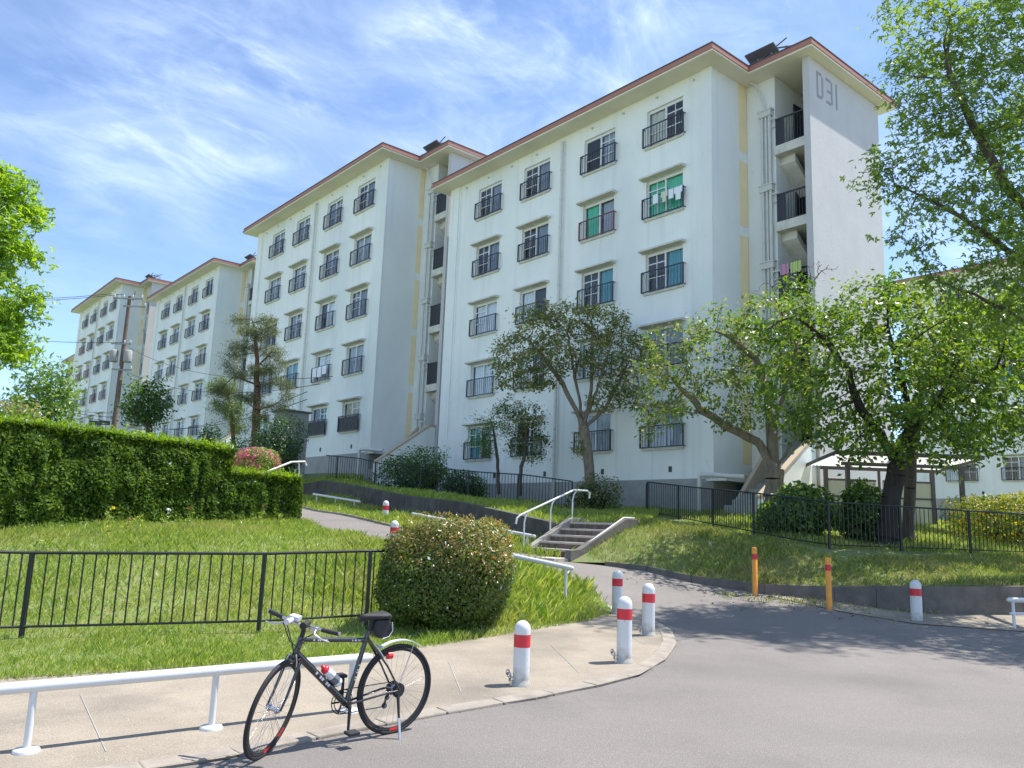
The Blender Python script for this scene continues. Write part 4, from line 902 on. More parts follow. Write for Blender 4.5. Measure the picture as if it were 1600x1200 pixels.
def shrub(name, base, rad, label, n=6000, leaf=('shrub',), size=.04, e=3, amp=.1, f=3.0, cat='bush', depth=.16, top=None, core='bark_dark', group=None, aspect=.55, zc=None, part='foliage', flowers=None, jitter=.7):
    base = np.array(base, float); root = empty(name, tuple(base), 0, label, cat, group); zc = rad[2]*.92 if zc is None else zc
    P, v = superq(n, rad, e); lf_ = lumpy(P, f, amp)[:, None]; dpt = 1-np.abs(rng.normal(0, depth, (n, 1))); Q = P*lf_*np.minimum(dpt, 1.05)+np.array([0, 0, zc])
    k_ = Q[:, 2] > .02; Q, v = Q[k_], v[k_]; sel = rng.integers(0, len(leaf), len(Q))
    if top:
        tp = rng.random(len(Q)) < np.clip((Q[:, 2]-zc)/rad[2]*.8+.05+.14*fbm(Q, 2), 0, .5)
        ob(part, leaves_mesh(part, Q[tp], v[tp]+[0, 0, .4], size, LM[top], aspect, 0, .25, jitter), root); sel[tp] = -1
    for i, l in enumerate(leaf):
        m_ = sel == i; ob(part, leaves_mesh(part, Q[m_], v[m_]+np.array([0, 0, .3]), size, LM[l], aspect, .2, .25, jitter), root)
    if flowers:
        m_ = rng.random(len(Q)) < flowers[1]; m_ &= lumpy(Q, 5, 1.0, 2) > 1.05; ob('blossom', leaves_mesh('blossom', Q[m_]*1.01, v[m_], size*1.5, LM[flowers[0]], .9, 0, .3, .5), root)
    if top:
        k_ = 420; t_ = rng.random(k_)*6.28; q_ = np.sqrt(rng.random(k_))*.8; Z_ = zc+rad[2]*rng.uniform(.86, 1.16, k_); ob('young_or_lit_shoots', leaves_mesh('young_or_lit_shoots', np.stack([np.cos(t_)*q_*rad[0], np.sin(t_)*q_*rad[1], Z_-q_**3*.25*rad[2]], 1), np.repeat([[0, 0, .1]], k_, 0), size*1.1, LM[top], .35, -2, .2, .6), root, kind='stuff')
    # dense inner branches
    cV, vv = superq(260, np.array(rad)*.62, e); cV = cV+np.array([0, 0, zc]); st_ = np.zeros_like(cV); st_[:, 2] = .0; st_[:, :2] = cV[:, :2]*.25
    V1, F1 = tube_edges('x', st_, cV, np.full(len(cV), .012), np.full(len(cV), .005), None, 3)
    ob('branches', npmesh('branches', V1, F1, M[core], True), root)
    return root
def grass(name, poly, hfn, dens, hgt, wid, mt, label=None, keep=None, parent=None):
    xs = [p[0] for p in poly]; ys = [p[1] for p in poly]; x0, x1, y0, y1 = min(xs), max(xs), min(ys), max(ys); n = int((x1-x0)*(y1-y0)*dens)
    X = rng.uniform(x0, x1, n); Y = rng.uniform(y0, y1, n); k = inpoly(poly, X, Y)
    if keep is not None: k &= keep(X, Y)
    X, Y = X[k], Y[k]; Z = np.concatenate([hfn(X[i:i+20000], Y[i:i+20000]) for i in range(0, len(X), 20000)]) if len(X) else X; n = len(X)
    Q3 = np.stack([X, Y, Z*0], 1); clump = .75+.35*fbm(Q3, 1.1)+.3*fbm(Q3, 4.5, 11); h = hgt*np.clip(clump, .5, 1.5)*rng.uniform(.5, 1.3, n); t = rng.uniform(0, 2*math.pi, n); ln = rng.uniform(.1, .9, n)*h; w = wid*rng.uniform(.6, 1.3, n)
    t2 = rng.uniform(0, 2*math.pi, n); V = np.empty((n, 4, 3)); dx, dy = np.cos(t), np.sin(t); lx, ly = np.cos(t2), np.sin(t2)
    V[:, 0] = np.stack([X-dx*w, Y-dy*w, Z-.01], 1); V[:, 1] = np.stack([X+dx*w, Y+dy*w, Z-.01], 1)
    V[:, 2] = np.stack([X+dx*w*.7+lx*ln*.4, Y+dy*w*.7+ly*ln*.4, Z+h*.6], 1); V[:, 3] = np.stack([X+lx*ln, Y+ly*ln, Z+h], 1)
    F = np.arange(4*n).reshape(n, 4); o = ob(name, npmesh(name, V.reshape(-1, 3), F, mt), parent, kind='stuff'); 
    if label: tag(o, label, 'grass')
    print(name, n); return o

# ------------------------------------------------------------------ grass
sdf = lambda X, Y: SLOPE*Y+.02
vis = lambda X, Y: (np.abs(X/np.maximum(Y+1.5, .1)) < .86)
lgz = [p[:2] for p in gedge]+[p[:2] for p in pnear]+[(-9.5, 31), (-20, 30), (-20, gedge[0][1])]
grass('grass', lgz, lg_h, 1500, .085, .0035, LM['grass'], 'short sunny grass along the sidewalk and black fence', lambda X, Y: vis(X, Y) & (Y < 10.8))
grass('grass', lgz, lg_h, 700, .13, .006, LM['grass'], 'longer sunlit grass rising to the clipped hedge', lambda X, Y: vis(X, Y) & (Y >= 10.8) & (Y < 22) & ~((X < -7) & (Y > 15.6+(X+10)*1.2)))
edge = [(p[0], p[1]-.10) for p in gedge]+[(p[0]+.1, p[1]+.35) for p in gedge[::-1]]
grass('grass_fringe', edge, sdf, 1300, .08, .004, LM['grass'], 'ragged grass fringe hanging over the inner sidewalk edge', vis)
tip_ = [(-.3, 11.0), (1.2, 12.2), (1.5, 12.9), (1.4, 14.2), (.6, 15.2), (-3, 16.1), (-3, 12.5)]
grass('grass_tuft', tip_, lg_h, 900, .24, .006, LM['grass'], 'tall weedy grass on the tip between sidewalk and path')
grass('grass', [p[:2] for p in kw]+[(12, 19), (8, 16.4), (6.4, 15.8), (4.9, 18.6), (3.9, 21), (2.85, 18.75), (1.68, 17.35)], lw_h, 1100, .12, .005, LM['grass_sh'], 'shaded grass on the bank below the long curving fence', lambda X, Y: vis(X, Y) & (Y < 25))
grass('grass', [p[:2] for p in rf]+[(20, 24), (14, 27), (4, 27)], lw_h, 420, .13, .008, LM['grass'], 'lawn grass behind the long curving fence', vis)
grass('grass', [p[:2] for p in wtop]+[(-9.2, 33), (-7, 36), (-3, 33.5), (5.2, 25.6), (4.2, 23), (3.1, 19.2), (1.2, 19.6)], lw_h, 420, .17, .008, LM['grass'], 'grass on the terrace above the dark retaining wall', vis)
grass('grass', vpoly, vg_h, 700, .24, .007, LM['grass'], 'grass verge between the path and the retaining wall')
# little weeds rooted in the gutter of the low wall
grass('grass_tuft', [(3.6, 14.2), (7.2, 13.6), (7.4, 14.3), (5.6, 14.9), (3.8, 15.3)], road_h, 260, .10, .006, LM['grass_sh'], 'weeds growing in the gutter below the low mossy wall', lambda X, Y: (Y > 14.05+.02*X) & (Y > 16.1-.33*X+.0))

def scatter(name, poly, hfn, n, size, mt, label, thr=.2, lift=.03, f=1.2, keep=None):
    xs = [p[0] for p in poly]; ys = [p[1] for p in poly]; X = rng.uniform(min(xs), max(xs), n*4); Y = rng.uniform(min(ys), max(ys), n*4); k = inpoly(poly, X, Y)&vis(X, Y); X, Y = X[k], Y[k]
    k = fbm(np.stack([X, Y, X*0], 1), f, 17) > thr
    if keep is not None: k &= keep(X, Y)
    X, Y = X[k][:n], Y[k][:n]
    if not len(X): return
    Z = hfn(X, Y)+rng.uniform(.2, 1, len(X))*lift; ob(name, leaves_mesh(name, np.stack([X, Y, Z], 1), np.repeat([[0, 0, 1.5]], len(X), 0), size, mt, .8, 0, .2, .45), None, label=label, cat='plants' if 'litter' not in name else 'litter', kind='stuff')
LM['clover'] = leafmat('clover_leaf', [(.05, .14, .025), (.08, .20, .03), (.12, .25, .05)], .35, .6)
LM['dry'] = leafmat('dead_leaf', [(.16, .11, .06), (.26, .19, .10), (.12, .08, .05), (.33, .27, .15)], .1, .8)
scatter('clover', lgz, lg_h, 9000, .035, LM['clover'], 'broad leaved clover and weeds spreading through the sunny grass', .15, .09, 1.0, lambda X, Y: Y < 13)
scatter('clover', lgz, lg_h, 5000, .05, LM['clover'], 'dark weedy patches on the slope below the hedge', .25, .12, .8, lambda X, Y: (Y > 12) & (Y < 20))
kl_ = [(p[0], p[1]-.03) for p in kerb[2:]]
scatter('leaf_litter', [(p[0], p[1]-.12) for p in kerb[1:]]+[(p[0], p[1]+.03) for p in kerb[::-1][:-1]], road_h, 170, .02, LM['dry'], 'dry leaf litter and grit caught along the kerb', -.9, .012, 2.0)
scatter('leaf_litter', [(2.2, 16.6), (3.8, 15.3), (5.0, 14.5), (7, 14.1), (12, 14.2), (12, 13), (6.5, 13), (4, 13.8), (2.2, 15.6)], road_h, 420, .045, LM['dry'], 'brown leaf litter in the gutter under the low mossy wall', -.4, .015, 1.5)
scatter('leaf_litter', [p[:2] for p in gedge]+[(p[0], p[1]-.45) for p in gedge[::-1]], lambda X, Y: SLOPE*Y+.024, 300, .022, LM['dry'], 'dry grass clippings along the inner edge of the sidewalk', -.3, .01, 2.0)

# ------------------------------------------------------------------ hedges and shrubs
def hedge(name, a, b, depth, hgt, label, n, size, leaf, hfn, amp=.22, dense=1.0):
    a = Vector(a); b = Vector(b); L_ = (b-a).length; ang = math.atan2(b.y-a.y, b.x-a.x); z = min(hfn.h(a.x, a.y), hfn.h(b.x, b.y)); root = empty(name, (a.x, a.y, z), ang, label, 'hedge')
    top_at = lambda x: hgt
    areas = [L_*hgt, L_*depth, depth*hgt, depth*hgt]; tot = sum(areas); Ps = []; Ns = []
    for face, ar in enumerate(areas):
        k = int(n*ar/tot); s_ = rng.random(k); t = rng.random(k)
        inn = np.abs(rng.normal(0, .07, k))
        if face == 0: P_ = np.stack([s_*L_, inn, t*hgt], 1); N_ = [0, -1, .3]
        elif face == 1: P_ = np.stack([s_*L_, t*depth, hgt-inn*.8], 1); N_ = [0, 0, 1]
        elif face == 2: P_ = np.stack([inn, s_*depth, t*hgt], 1); N_ = [-1, 0, .3]
        else: P_ = np.stack([L_-inn, s_*depth, t*hgt], 1); N_ = [1, 0, .3]
        # rounded shoulders and bumps
        bump_ = amp*(fbm(P_, 1.3)+.8*fbm(P_, 4.2, 5))
        Nv = np.array(N_, float); P_ = P_+(Nv/np.linalg.norm(Nv))[None]*bump_[:, None]*(.2 if face == 1 else .6)*np.clip((hgt+.15-P_[:, 2:3])/.5, .25, 1)
        sh = np.clip((P_[:, 2]-(hgt-.35))/.35, 0, 1); ends = np.minimum(P_[:, 1], depth-P_[:, 1])
        if face != 1: P_[:, 1] = np.where(sh > 0, P_[:, 1]+(sh**2*.18)*np.where(P_[:, 1] < depth/2, 1, -1), P_[:, 1])
        Ps.append(P_); Ns.append(np.repeat(Nv[None], k, 0))
    P_ = np.concatenate(Ps); N_ = np.concatenate(Ns)
    ob('foliage', leaves_mesh('foliage', P_, N_, size, LM[leaf], .55, -.6, .25, .7), root)
    fr = int(n*.12); Q = np.stack([rng.random(fr)*L_, rng.random(fr)*depth, hgt+rng.normal(.02, .07, fr)], 1); Q[:, 1] = Q[:, 1]*.9+.02; ob('young_or_lit_shoots', leaves_mesh('young_or_lit_shoots', Q, np.repeat([[0, 0, .2]], fr, 0), size, LM['hedge_lit_tip'], .4, -1.5, .2, .8), root, kind='stuff')  # hedge top leaves coloured brighter to paint the lit fringe
    MB().box((.22, .2, -.2), (L_-.22, depth-.2, hgt-.22)).build('branches', M['hedgecore'], root)  # solid dark core added to block light, in place of dense twigs
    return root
M['hedgecore'] = mat('hedge_dark_core', (.02, .03, .012), 1, var=.5, vscale=20, bump=1, bscale=40)
ha = at(-330, 840, 12.4); hb = at(362, 812, 19.4)
hedge('clipped_hedge', (ha.x, ha.y), (hb.x, hb.y), 1.3, 1.92, 'tall dark green clipped hedge along the top of the left grass slope', 62000, .085, 'hedge', TPS([(ha.x, ha.y, 1.42), (hb.x, hb.y, 1.42), (0, 0, 1.42), (0, 5, 1.42)]))
hc = at(340, 812, 19.1); hd = at(470, 806, 20.6)
hedge('clipped_hedge', (hc.x, hc.y), (hd.x, hd.y), 1.1, 1.17, 'lower clipped hedge joined to the right end of the tall one', 14000, .085, 'hedge', TPS([(hc.x, hc.y, 1.62), (hd.x, hd.y, 1.62), (0, 0, 1.62), (0, 5, 1.62)]))
p = ong(696, 985); p.z = lg_h.h(p.x, p.y)-.04
shrub('round_bush', p, (.90, .72, .70), 'big rounded bush with reddish young tips standing by the sidewalk', 34000, ('shrub',), .046, 3.3, .13, 3.0, depth=.14, top='shrubtop', zc=.72)
# shoots on its top
def shoots(base, rx, ry, z, n, h, mt, parent_label):
    pass
p = at(400, 745, 26.5); shrub('azalea_bush', p, (.75, .7, .50), 'azalea bush full of pink blossom left of the upper handrail', 6000, ('azalea',), .06, 2.4, .05, 4, flowers=('petal', .22), zc=.45)
def px_shrub(name, px, top, bot, d, w, label, leaf, size, n, hfn=lw_h, e=2.5, cat='bush', **k):
    c = at(px, bot, d); z = hfn.h(c.x, c.y); t = at(px, top, d).z; h = t-z; r = w*d/FPX/2; return shrub(name, (c.x, c.y, z-.05), (r, min(r, 1.2), h*.5), label, int(n*1.15), leaf, size, e, k.pop('amp', .3), 2.4, cat=cat, depth=.3, zc=h*.5, **k)
px_shrub('shrub', 1240, 757, 850, 18.6, 120, 'dark glossy shrub behind the fence, in front of the stepped stair wall', ('cherry', 'mid', 'dark'), .12, 4500)
px_shrub('shrub', 1342, 752, 850, 18.8, 70, 'small dark shrub left of the thick leaning trunk', ('mid', 'dark', 'cherry'), .12, 2200)
px_shrub('shrub', 925, 742, 800, 25.0, 90, 'low dark shrub round the foot of the vase shaped tree', ('olive', 'dark'), .07, 3500)
px_shrub('shrub', 650, 700, 770, 30.5, 120, 'wide dark shrub below the brown stair wall of the second block', ('dark', 'mid'), .09, 6000)
px_shrub('shrub', 715, 735, 775, 29.5, 60, 'small dark shrub behind the far fence, right of the wide one', ('dark',), .09, 2500)
px_shrub('shrub', 428, 648, 745, 31.5, 90, 'large dark round shrub to the right of the pine trunk', ('dark',), .09, 7000)
px_shrub('shrub', 322, 660, 720, 34, 44, 'small dark conical shrub above the end of the tall hedge', ('dark',), .10, 2500)
px_shrub('shrub', 365, 684, 740, 33, 70, 'low dark shrub left of the pine trunk', ('dark',), .10, 2500)
px_shrub('hedge_shrub', 1590, 768, 870, 20.5, 190, 'yellow leaved clipped shrub behind the fence at the right edge', ('yellowhedge', 'mid'), .07, 12000, e=3.5, amp=.12)
px_shrub('shrub', 745, 745, 790, 29.5, 30, 'little shrub at the foot of the twin thin trees', ('mid',), .07, 1200)

# ------------------------------------------------------------------ trees
def P3(*a): return [tuple(at(x, y, d)) for x, y, d in a]
tree('cherry_tree', [P3((1384, 862, 18.2), (1392, 800, 18.2), (1396, 760, 18.2), (1400, 722, 18.1)), P3((1400, 722, 18.1), (1375, 680, 18.0), (1345, 640, 17.8), (1325, 580, 17.6), (1290, 530, 17.4), (1250, 500, 17.2)),
      P3((1402, 722, 18.1), (1420, 660, 18.1), (1412, 600, 18.2), (1400, 560, 18.2), (1385, 510, 18.0)), P3((1412, 700, 18.1), (1450, 640, 18.3), (1510, 600, 18.2), (1560, 575, 17.9)), P3((1400, 730, 18.1), (1440, 650, 17.2), (1480, 600, 16.6), (1500, 560, 16))],
     blobs_px([(1250, 520, 17.6, 75, 60, 1.6), (1330, 500, 17.8, 80, 55, 1.8), (1420, 500, 18, 90, 60, 2), (1520, 520, 18, 95, 70, 2), (1300, 600, 17.6, 90, 75, 1.8), (1400, 610, 17.6, 90, 90, 2.2), (1500, 640, 17.4, 90, 80, 1.8), (1590, 620, 18, 80, 100, 1.8), (1260, 660, 17.6, 55, 45, 1.2), (1450, 680, 17.2, 80, 45, 1.4), (1660, 560, 18.5, 80, 90, 2), (1340, 680, 17.3, 70, 40, 1.2), (1215, 590, 18, 45, 45, 1), (1440, 705, 17.0, 65, 28, 1.0), (1545, 700, 17.2, 60, 35, 1.0), (1340, 715, 17.2, 35, 18, .7), (1250, 445, 17.8, 45, 28, .8), (1380, 448, 18, 60, 25, 1), (1500, 700, 16.8, 50, 40, .8), (1270, 650, 17.0, 60, 45, 1.1), (1215, 640, 17.4, 40, 35, .8), (1310, 695, 17.0, 40, 22, .8), (1190, 520, 17.8, 40, 35, .9)]),
     'wide dark leaved tree with a thick leaning dark trunk behind the right fence', n_attr=1700, leaf=('cherry', 'cherry', 'mid'), leaf_size=.13, per=5, base_r=.21, bark='bark_dark', spread=.15, droop=1.2, gaps=2.6, aspect=.55)
tree('cherry_tree', [P3((1420, 858, 19.6), (1421, 780, 19.6), (1424, 700, 19.5), (1435, 620, 19.5), (1470, 560, 19.5))], blobs_px([(1470, 560, 19.5, 80, 60, 1.2), (1540, 500, 19.8, 70, 50, 1.2), (1430, 480, 19.8, 60, 40, 1)]),
     'slim pale trunked tree standing right behind the thick leaning trunk', n_attr=260, leaf=('cherry2',), leaf_size=.11, per=7, base_r=.14, bark='bark', spread=.15, droop=1.0)
tree('cherry_tree', [P3((1212, 790, 20.8), (1210, 735, 20.8), (1196, 712, 20.8), (1185, 690, 20.8), (1165, 680, 20.8), (1125, 660, 20.7), (1095, 640, 20.6), (1060, 600, 20.4)), P3((1205, 735, 20.8), (1206, 680, 20.8), (1200, 620, 20.8), (1180, 560, 20.7), (1130, 520, 20.6)), P3((1212, 740, 20.8), (1240, 690, 20.9), (1255, 660, 21), (1290, 600, 21), (1300, 540, 21)), P3((1206, 680, 20.8), (1240, 560, 20.7), (1262, 470, 20.7))],
     blobs_px([(1050, 560, 20.5, 60, 55, 1.5), (1120, 520, 20.6, 70, 45, 1.6), (1190, 500, 20.8, 60, 50, 1.5), (1040, 630, 20.4, 55, 45, 1.3), (1110, 600, 20.6, 60, 40, 1.4), (1170, 590, 20.6, 60, 60, 1.5), (1250, 560, 21, 55, 70, 1.4), (1150, 655, 20.6, 60, 25, 1.1), (1020, 670, 20.4, 35, 25, 1), (1125, 490, 20.6, 30, 25, .6)]),
     'pale barked cherry with long low limbs reaching left across the nearest block', n_attr=900, leaf=('cherry2', 'cherry2', 'mid'), leaf_size=.12, per=4, base_r=.24, bark='bark_pale', spread=.13, droop=1.4, gaps=2.4)
tree('bare_branches', [P3((1262, 475, 20.7), (1265, 455, 20.7), (1275, 435, 20.7)), P3((1240, 540, 20.7), (1205, 450, 20.6))], blobs_px([(1285, 420, 20.7, 35, 20, .5), (1225, 440, 20.6, 40, 18, .5), (1190, 455, 20.6, 30, 18, .4)]),
     'bare grey twigs sticking out above the pale barked cherry', cat='branches', n_attr=160, leaf=('cherry2',), leaf_size=.08, per=1, base_r=.03, bark='bark', spread=.08, kill=.25, step=.14, thin=0)
tree('vase_tree', [P3((924, 775, 25.6), (921, 740, 25.6), (917, 700, 25.6), (910, 668, 25.6)), P3((910, 668, 25.6), (900, 640, 25.5), (880, 600, 25.4), (850, 560, 25.2), (825, 530, 25)), P3((912, 668, 25.6), (905, 620, 25.7), (895, 570, 25.7), (885, 520, 25.6)), P3((914, 670, 25.6), (922, 620, 25.6), (925, 560, 25.5), (925, 510, 25.5)), P3((916, 672, 25.6), (945, 640, 25.6), (965, 600, 25.6), (985, 560, 25.6)), P3((912, 668, 25.5), (935, 600, 25.0), (955, 540, 24.6))],
     blobs_px([(800, 560, 25.2, 38, 40, 1.1), (835, 515, 25.3, 42, 38, 1.2), (880, 500, 25.4, 50, 32, 1.4), (935, 505, 25.5, 50, 30, 1.4), (985, 545, 25.6, 35, 40, 1.1), (840, 590, 25.2, 30, 30, .9), (870, 555, 25, 45, 30, 1.2), (975, 610, 25.5, 40, 38, 1), (930, 560, 25, 45, 30, 1.2), (940, 630, 25.3, 30, 20, .8), (790, 595, 25.2, 25, 22, .7), (905, 690, 25.5, 14, 25, .3)]),
     'vase shaped olive green tree with many thin limbs before the nearest block', n_attr=1500, leaf=('olive', 'olive', 'mid'), leaf_size=.11, per=5, base_r=.16, tip=.005, bark='bark_pale', gaps=3.2, spread=.12, kill=.33, step=.2, hollow=.5, droop=.3)
tree('thin_tree', [P3((779, 772, 28.2), (777, 720, 28.2), (772, 680, 28.2), (766, 655, 28.2))], blobs_px([(752, 690, 28, 26, 28, .8), (775, 665, 28.2, 28, 22, .8), (790, 640, 28.2, 22, 18, .6), (748, 660, 28, 18, 16, .5)]),
     'left one of two thin trees, feathery green, behind the far fence', n_attr=260, leaf=('mid',), leaf_size=.09, per=9, base_r=.055, spread=.14, aspect=.3, group='two thin trees behind the far fence')
tree('thin_tree', [P3((812, 775, 27.4), (814, 730, 27.4), (822, 700, 27.4), (822, 665, 27.4))], blobs_px([(820, 650, 27.4, 34, 28, .9), (845, 690, 27.4, 20, 35, .7), (800, 680, 27.4, 18, 30, .6), (790, 640, 27.4, 22, 22, .6)]),
     'right one of two thin trees, darker and bushier, behind the far fence', n_attr=300, leaf=('dark', 'dark', 'olive'), leaf_size=.09, per=8, base_r=.06, spread=.13, group='two thin trees behind the far fence')
tree('broadleaf_tree', [P3((1700, 880, 15.8), (1695, 700, 15.8), (1680, 520, 15.7), (1660, 400, 15.6), (1640, 250, 15.4), (1630, 60, 15.2), (1625, -120, 15.2)), P3((1675, 480, 15.7), (1600, 410, 15.2), (1540, 365, 14.9), (1470, 320, 14.6), (1400, 290, 14.4)), P3((1655, 380, 15.6), (1580, 300, 15), (1520, 200, 14.6), (1480, 100, 14.4)), P3((1690, 560, 15.7), (1600, 500, 15.2), (1520, 460, 15), (1460, 440, 14.8)), P3((1650, 330, 15.5), (1730, 200, 14.8), (1800, 100, 14)), P3((1680, 500, 15.7), (1760, 420, 14.5), (1820, 380, 13.2))],
     blobs_px([(1470, 60, 14.5, 75, 70, 1.6), (1560, 60, 14.8, 90, 80, 1.8), (1430, 170, 14.4, 65, 60, 1.4), (1530, 190, 14.6, 90, 70, 1.8), (1395, 265, 14.3, 60, 45, 1.1), (1470, 300, 14.5, 80, 45, 1.4), (1580, 320, 15, 80, 60, 1.6), (1430, 380, 14.6, 45, 25, .8), (1490, 440, 14.7, 75, 35, 1.1), (1580, 460, 15, 80, 50, 1.4), (1410, -10, 14.6, 40, 60, 1.2), (1640, 180, 15, 90, 120, 2), (1540, 510, 15, 60, 30, 1), (1650, -80, 15, 160, 100, 2.2), (1780, 150, 14, 130, 150, 2.6), (1800, 380, 12.8, 150, 110, 2.4), (1650, 380, 13.6, 90, 90, 1.6), (1400, 110, 14.4, 45, 35, .9)]),
     'tall bright green tree overhanging from the upper right corner', n_attr=1900, leaf=('maple',), leaf_size=.14, per=4.2, base_r=.26, bark='bark', spread=.17, star=True, kill=.42, step=.22, gaps=2.0, thin=5)
tree('broadleaf_tree', [P3((-330, 900, 17.5), (-300, 700, 17.5), (-250, 500, 17.4), (-200, 350, 17.3), (-160, 280, 17.3)), P3((-240, 480, 17.4), (-120, 420, 17), (-40, 380, 16.8)), P3((-280, 600, 17.4), (-140, 560, 17), (-60, 530, 16.8)), P3((-190, 340, 17.3), (-80, 280, 17), (-20, 290, 16.8))],
     blobs_px([(15, 320, 16.6, 48, 52, .9), (-30, 270, 16.8, 55, 45, 1.1), (30, 395, 16.6, 42, 28, .8), (-40, 390, 16.8, 60, 70, 1.2), (20, 470, 16.6, 48, 34, .8), (5, 540, 16.6, 50, 45, .9), (-60, 500, 16.8, 70, 80, 1.3), (-160, 400, 17.2, 100, 140, 1.8), (-20, 330, 16.6, 60, 60, 1)]),
     'sunlit lime green tree reaching in from the left edge', n_attr=900, leaf=('lime',), leaf_size=.17, per=7, base_r=.2, bark='bark', spread=.15, star=True, kill=.36, step=.2, thin=6)
def fartree(px, base, d, bl_, label, leaf, size, n=350, r=.18, per=9, cat='tree', **k):
    return tree(k.pop('name', 'background_tree'), [P3((px, base, d), (px+1, base-25, d), (px, base-55, d))], blobs_px(bl_), label, cat, n, leaf, size, per, r, **k)
fartree(75, 690, 46, [(80, 600, 46, 35, 28, 2.2), (55, 630, 46, 40, 28, 2.2), (90, 570, 46, 14, 14, 1), (95, 640, 46, 20, 30, 1.5)], 'light green tree beyond the hedge, left of the fourth block', ('far',), .26, 500, spread=.4, kill=.8, step=.45)
fartree(20, 700, 38, [(15, 640, 38, 40, 18, 2), (40, 655, 38, 30, 12, 1.6)], 'yellowish low tree just over the left part of the hedge', ('far', 'olive'), .22, 260, spread=.35, kill=.8, step=.45)
fartree(232, 700, 44, [(232, 615, 44, 28, 24, 1.4), (222, 645, 44, 32, 22, 1.4), (250, 640, 44, 18, 20, 1)], 'dark rounded tree in front of the fourth block, right of the utility pole', ('dark', 'mid'), .2, 420, spread=.3, kill=.6, step=.35)
pine_b = [(398, 520, 32.5, 30, 14, .9), (420, 515, 32.5, 22, 10, .7), (380, 545, 32.5, 25, 10, .8), (425, 550, 32.5, 24, 9, .7), (410, 580, 32.5, 34, 10, .9), (372, 588, 32.5, 24, 9, .7), (438, 600, 32.5, 22, 9, .7), (385, 622, 32.5, 26, 10, .8), (428, 635, 32.5, 26, 9, .8), (345, 610, 33, 22, 12, .6), (375, 500, 32.5, 14, 10, .5), (440, 570, 32.5, 14, 8, .5), (362, 560, 32.5, 16, 8, .5), (415, 500, 32.5, 16, 8, .5), (405, 655, 32.5, 18, 8, .6), (450, 620, 32.5, 12, 7, .5)]
tree('pine_tree', [P3((398, 770, 32.5), (399, 700, 32.5), (401, 640, 32.5), (402, 560, 32.5), (396, 505, 32.5)), P3((400, 600, 32.5), (372, 590, 32.5)), P3((401, 570, 32.5), (425, 550, 32.5)), P3((400, 640, 32.5), (430, 632, 32.5)), P3((400, 640, 32.5), (380, 622, 32.5))], blobs_px(pine_b),
     'tall pine with a bare reddish trunk and tiered needle pads', n_attr=900, leaf=('pine',), leaf_size=.17, per=13, base_r=.17, bark='bark_red', spread=.13, aspect=.09, kill=.28, step=.17, droop=-.3, jitter=1.2, thin=4)
tree('pine_tree', [P3((364, 745, 33.5), (365, 700, 33.5), (362, 650, 33.5), (355, 610, 33.5))], blobs_px([(345, 605, 33.5, 24, 14, .8), (360, 640, 33.5, 24, 18, .8), (340, 635, 33.5, 14, 12, .5), (372, 665, 33.5, 16, 14, .6)]),
     'shorter pine standing left of the tall one', n_attr=320, leaf=('pine', 'mid'), leaf_size=.16, per=11, base_r=.09, bark='bark_red', spread=.14, aspect=.12, kill=.28, step=.17, jitter=1.2, thin=4)

# ------------------------------------------------------------------ weeds with flowers by the hedge
def weed(px, py, d, h, label, mt=None, col=None, n=9):
    p = at(px, py, d); p.z = lg_h.h(p.x, p.y); root = empty('tall_weed', p, 0, label, 'weed', 'weeds in front of the hedge'); s_ = MB(); s_.tube([(0, 0, 0), (.02, .01, h*.5), (.05, .0, h)], .006, 4); s_.build('stem', M['weedstem'], root)
    Q = np.stack([rng.normal(0, .05, n*3)+.02, rng.normal(0, .05, n*3), rng.uniform(.1, .85, n*3)*h], 1); ob('leaves', leaves_mesh('leaves', Q, np.repeat([[0, 0, .7]], n*3, 0), .09, LM['grass'], .35), root)
    if mt: Q = np.array([[.05, 0, h]])+rng.normal(0, .02, (14, 3)); ob('flower', leaves_mesh('flower', Q, rng.normal(0, 1, (14, 3)), .05, mt, .8), root)
M['weedstem'] = mat('weed_stem', (.16, .18, .06), .8)
YF = mat('yellow_petal', (.80, .60, .02), .6); WFm = mat('white_petal', (.75, .72, .70), .6); RF = mat('rusty_seed_head', (.30, .15, .07), .8)
LMx = dict(y=YF, w=WFm, r=RF)
for px, py, d, h, c, lb in ((168, 818, 15.2, .52, 'y', 'weed with one yellow flower against the tall hedge'), (256, 822, 16, .42, 'w', 'weed with a whitish flower head against the tall hedge'), (292, 822, 16.6, .44, 'r', 'upright rusty dock stalk before the right part of the tall hedge'), (196, 825, 15.4, .3, 'r', 'leaning rusty stalk between the yellow and white flowered weeds'), (405, 818, 18.6, .42, 'r', 'rusty stalk in front of the lower hedge'), (436, 815, 18.8, .34, None, 'leafy green weed at the right end of the lower hedge'), (215, 822, 15.6, .42, None, 'bushy green weed left of the white flowered one'), (72, 822, 13.8, .3, None, 'thin green weed at the left part of the tall hedge')):
    weed(px, py, d, h, lb, LMx.get(c))

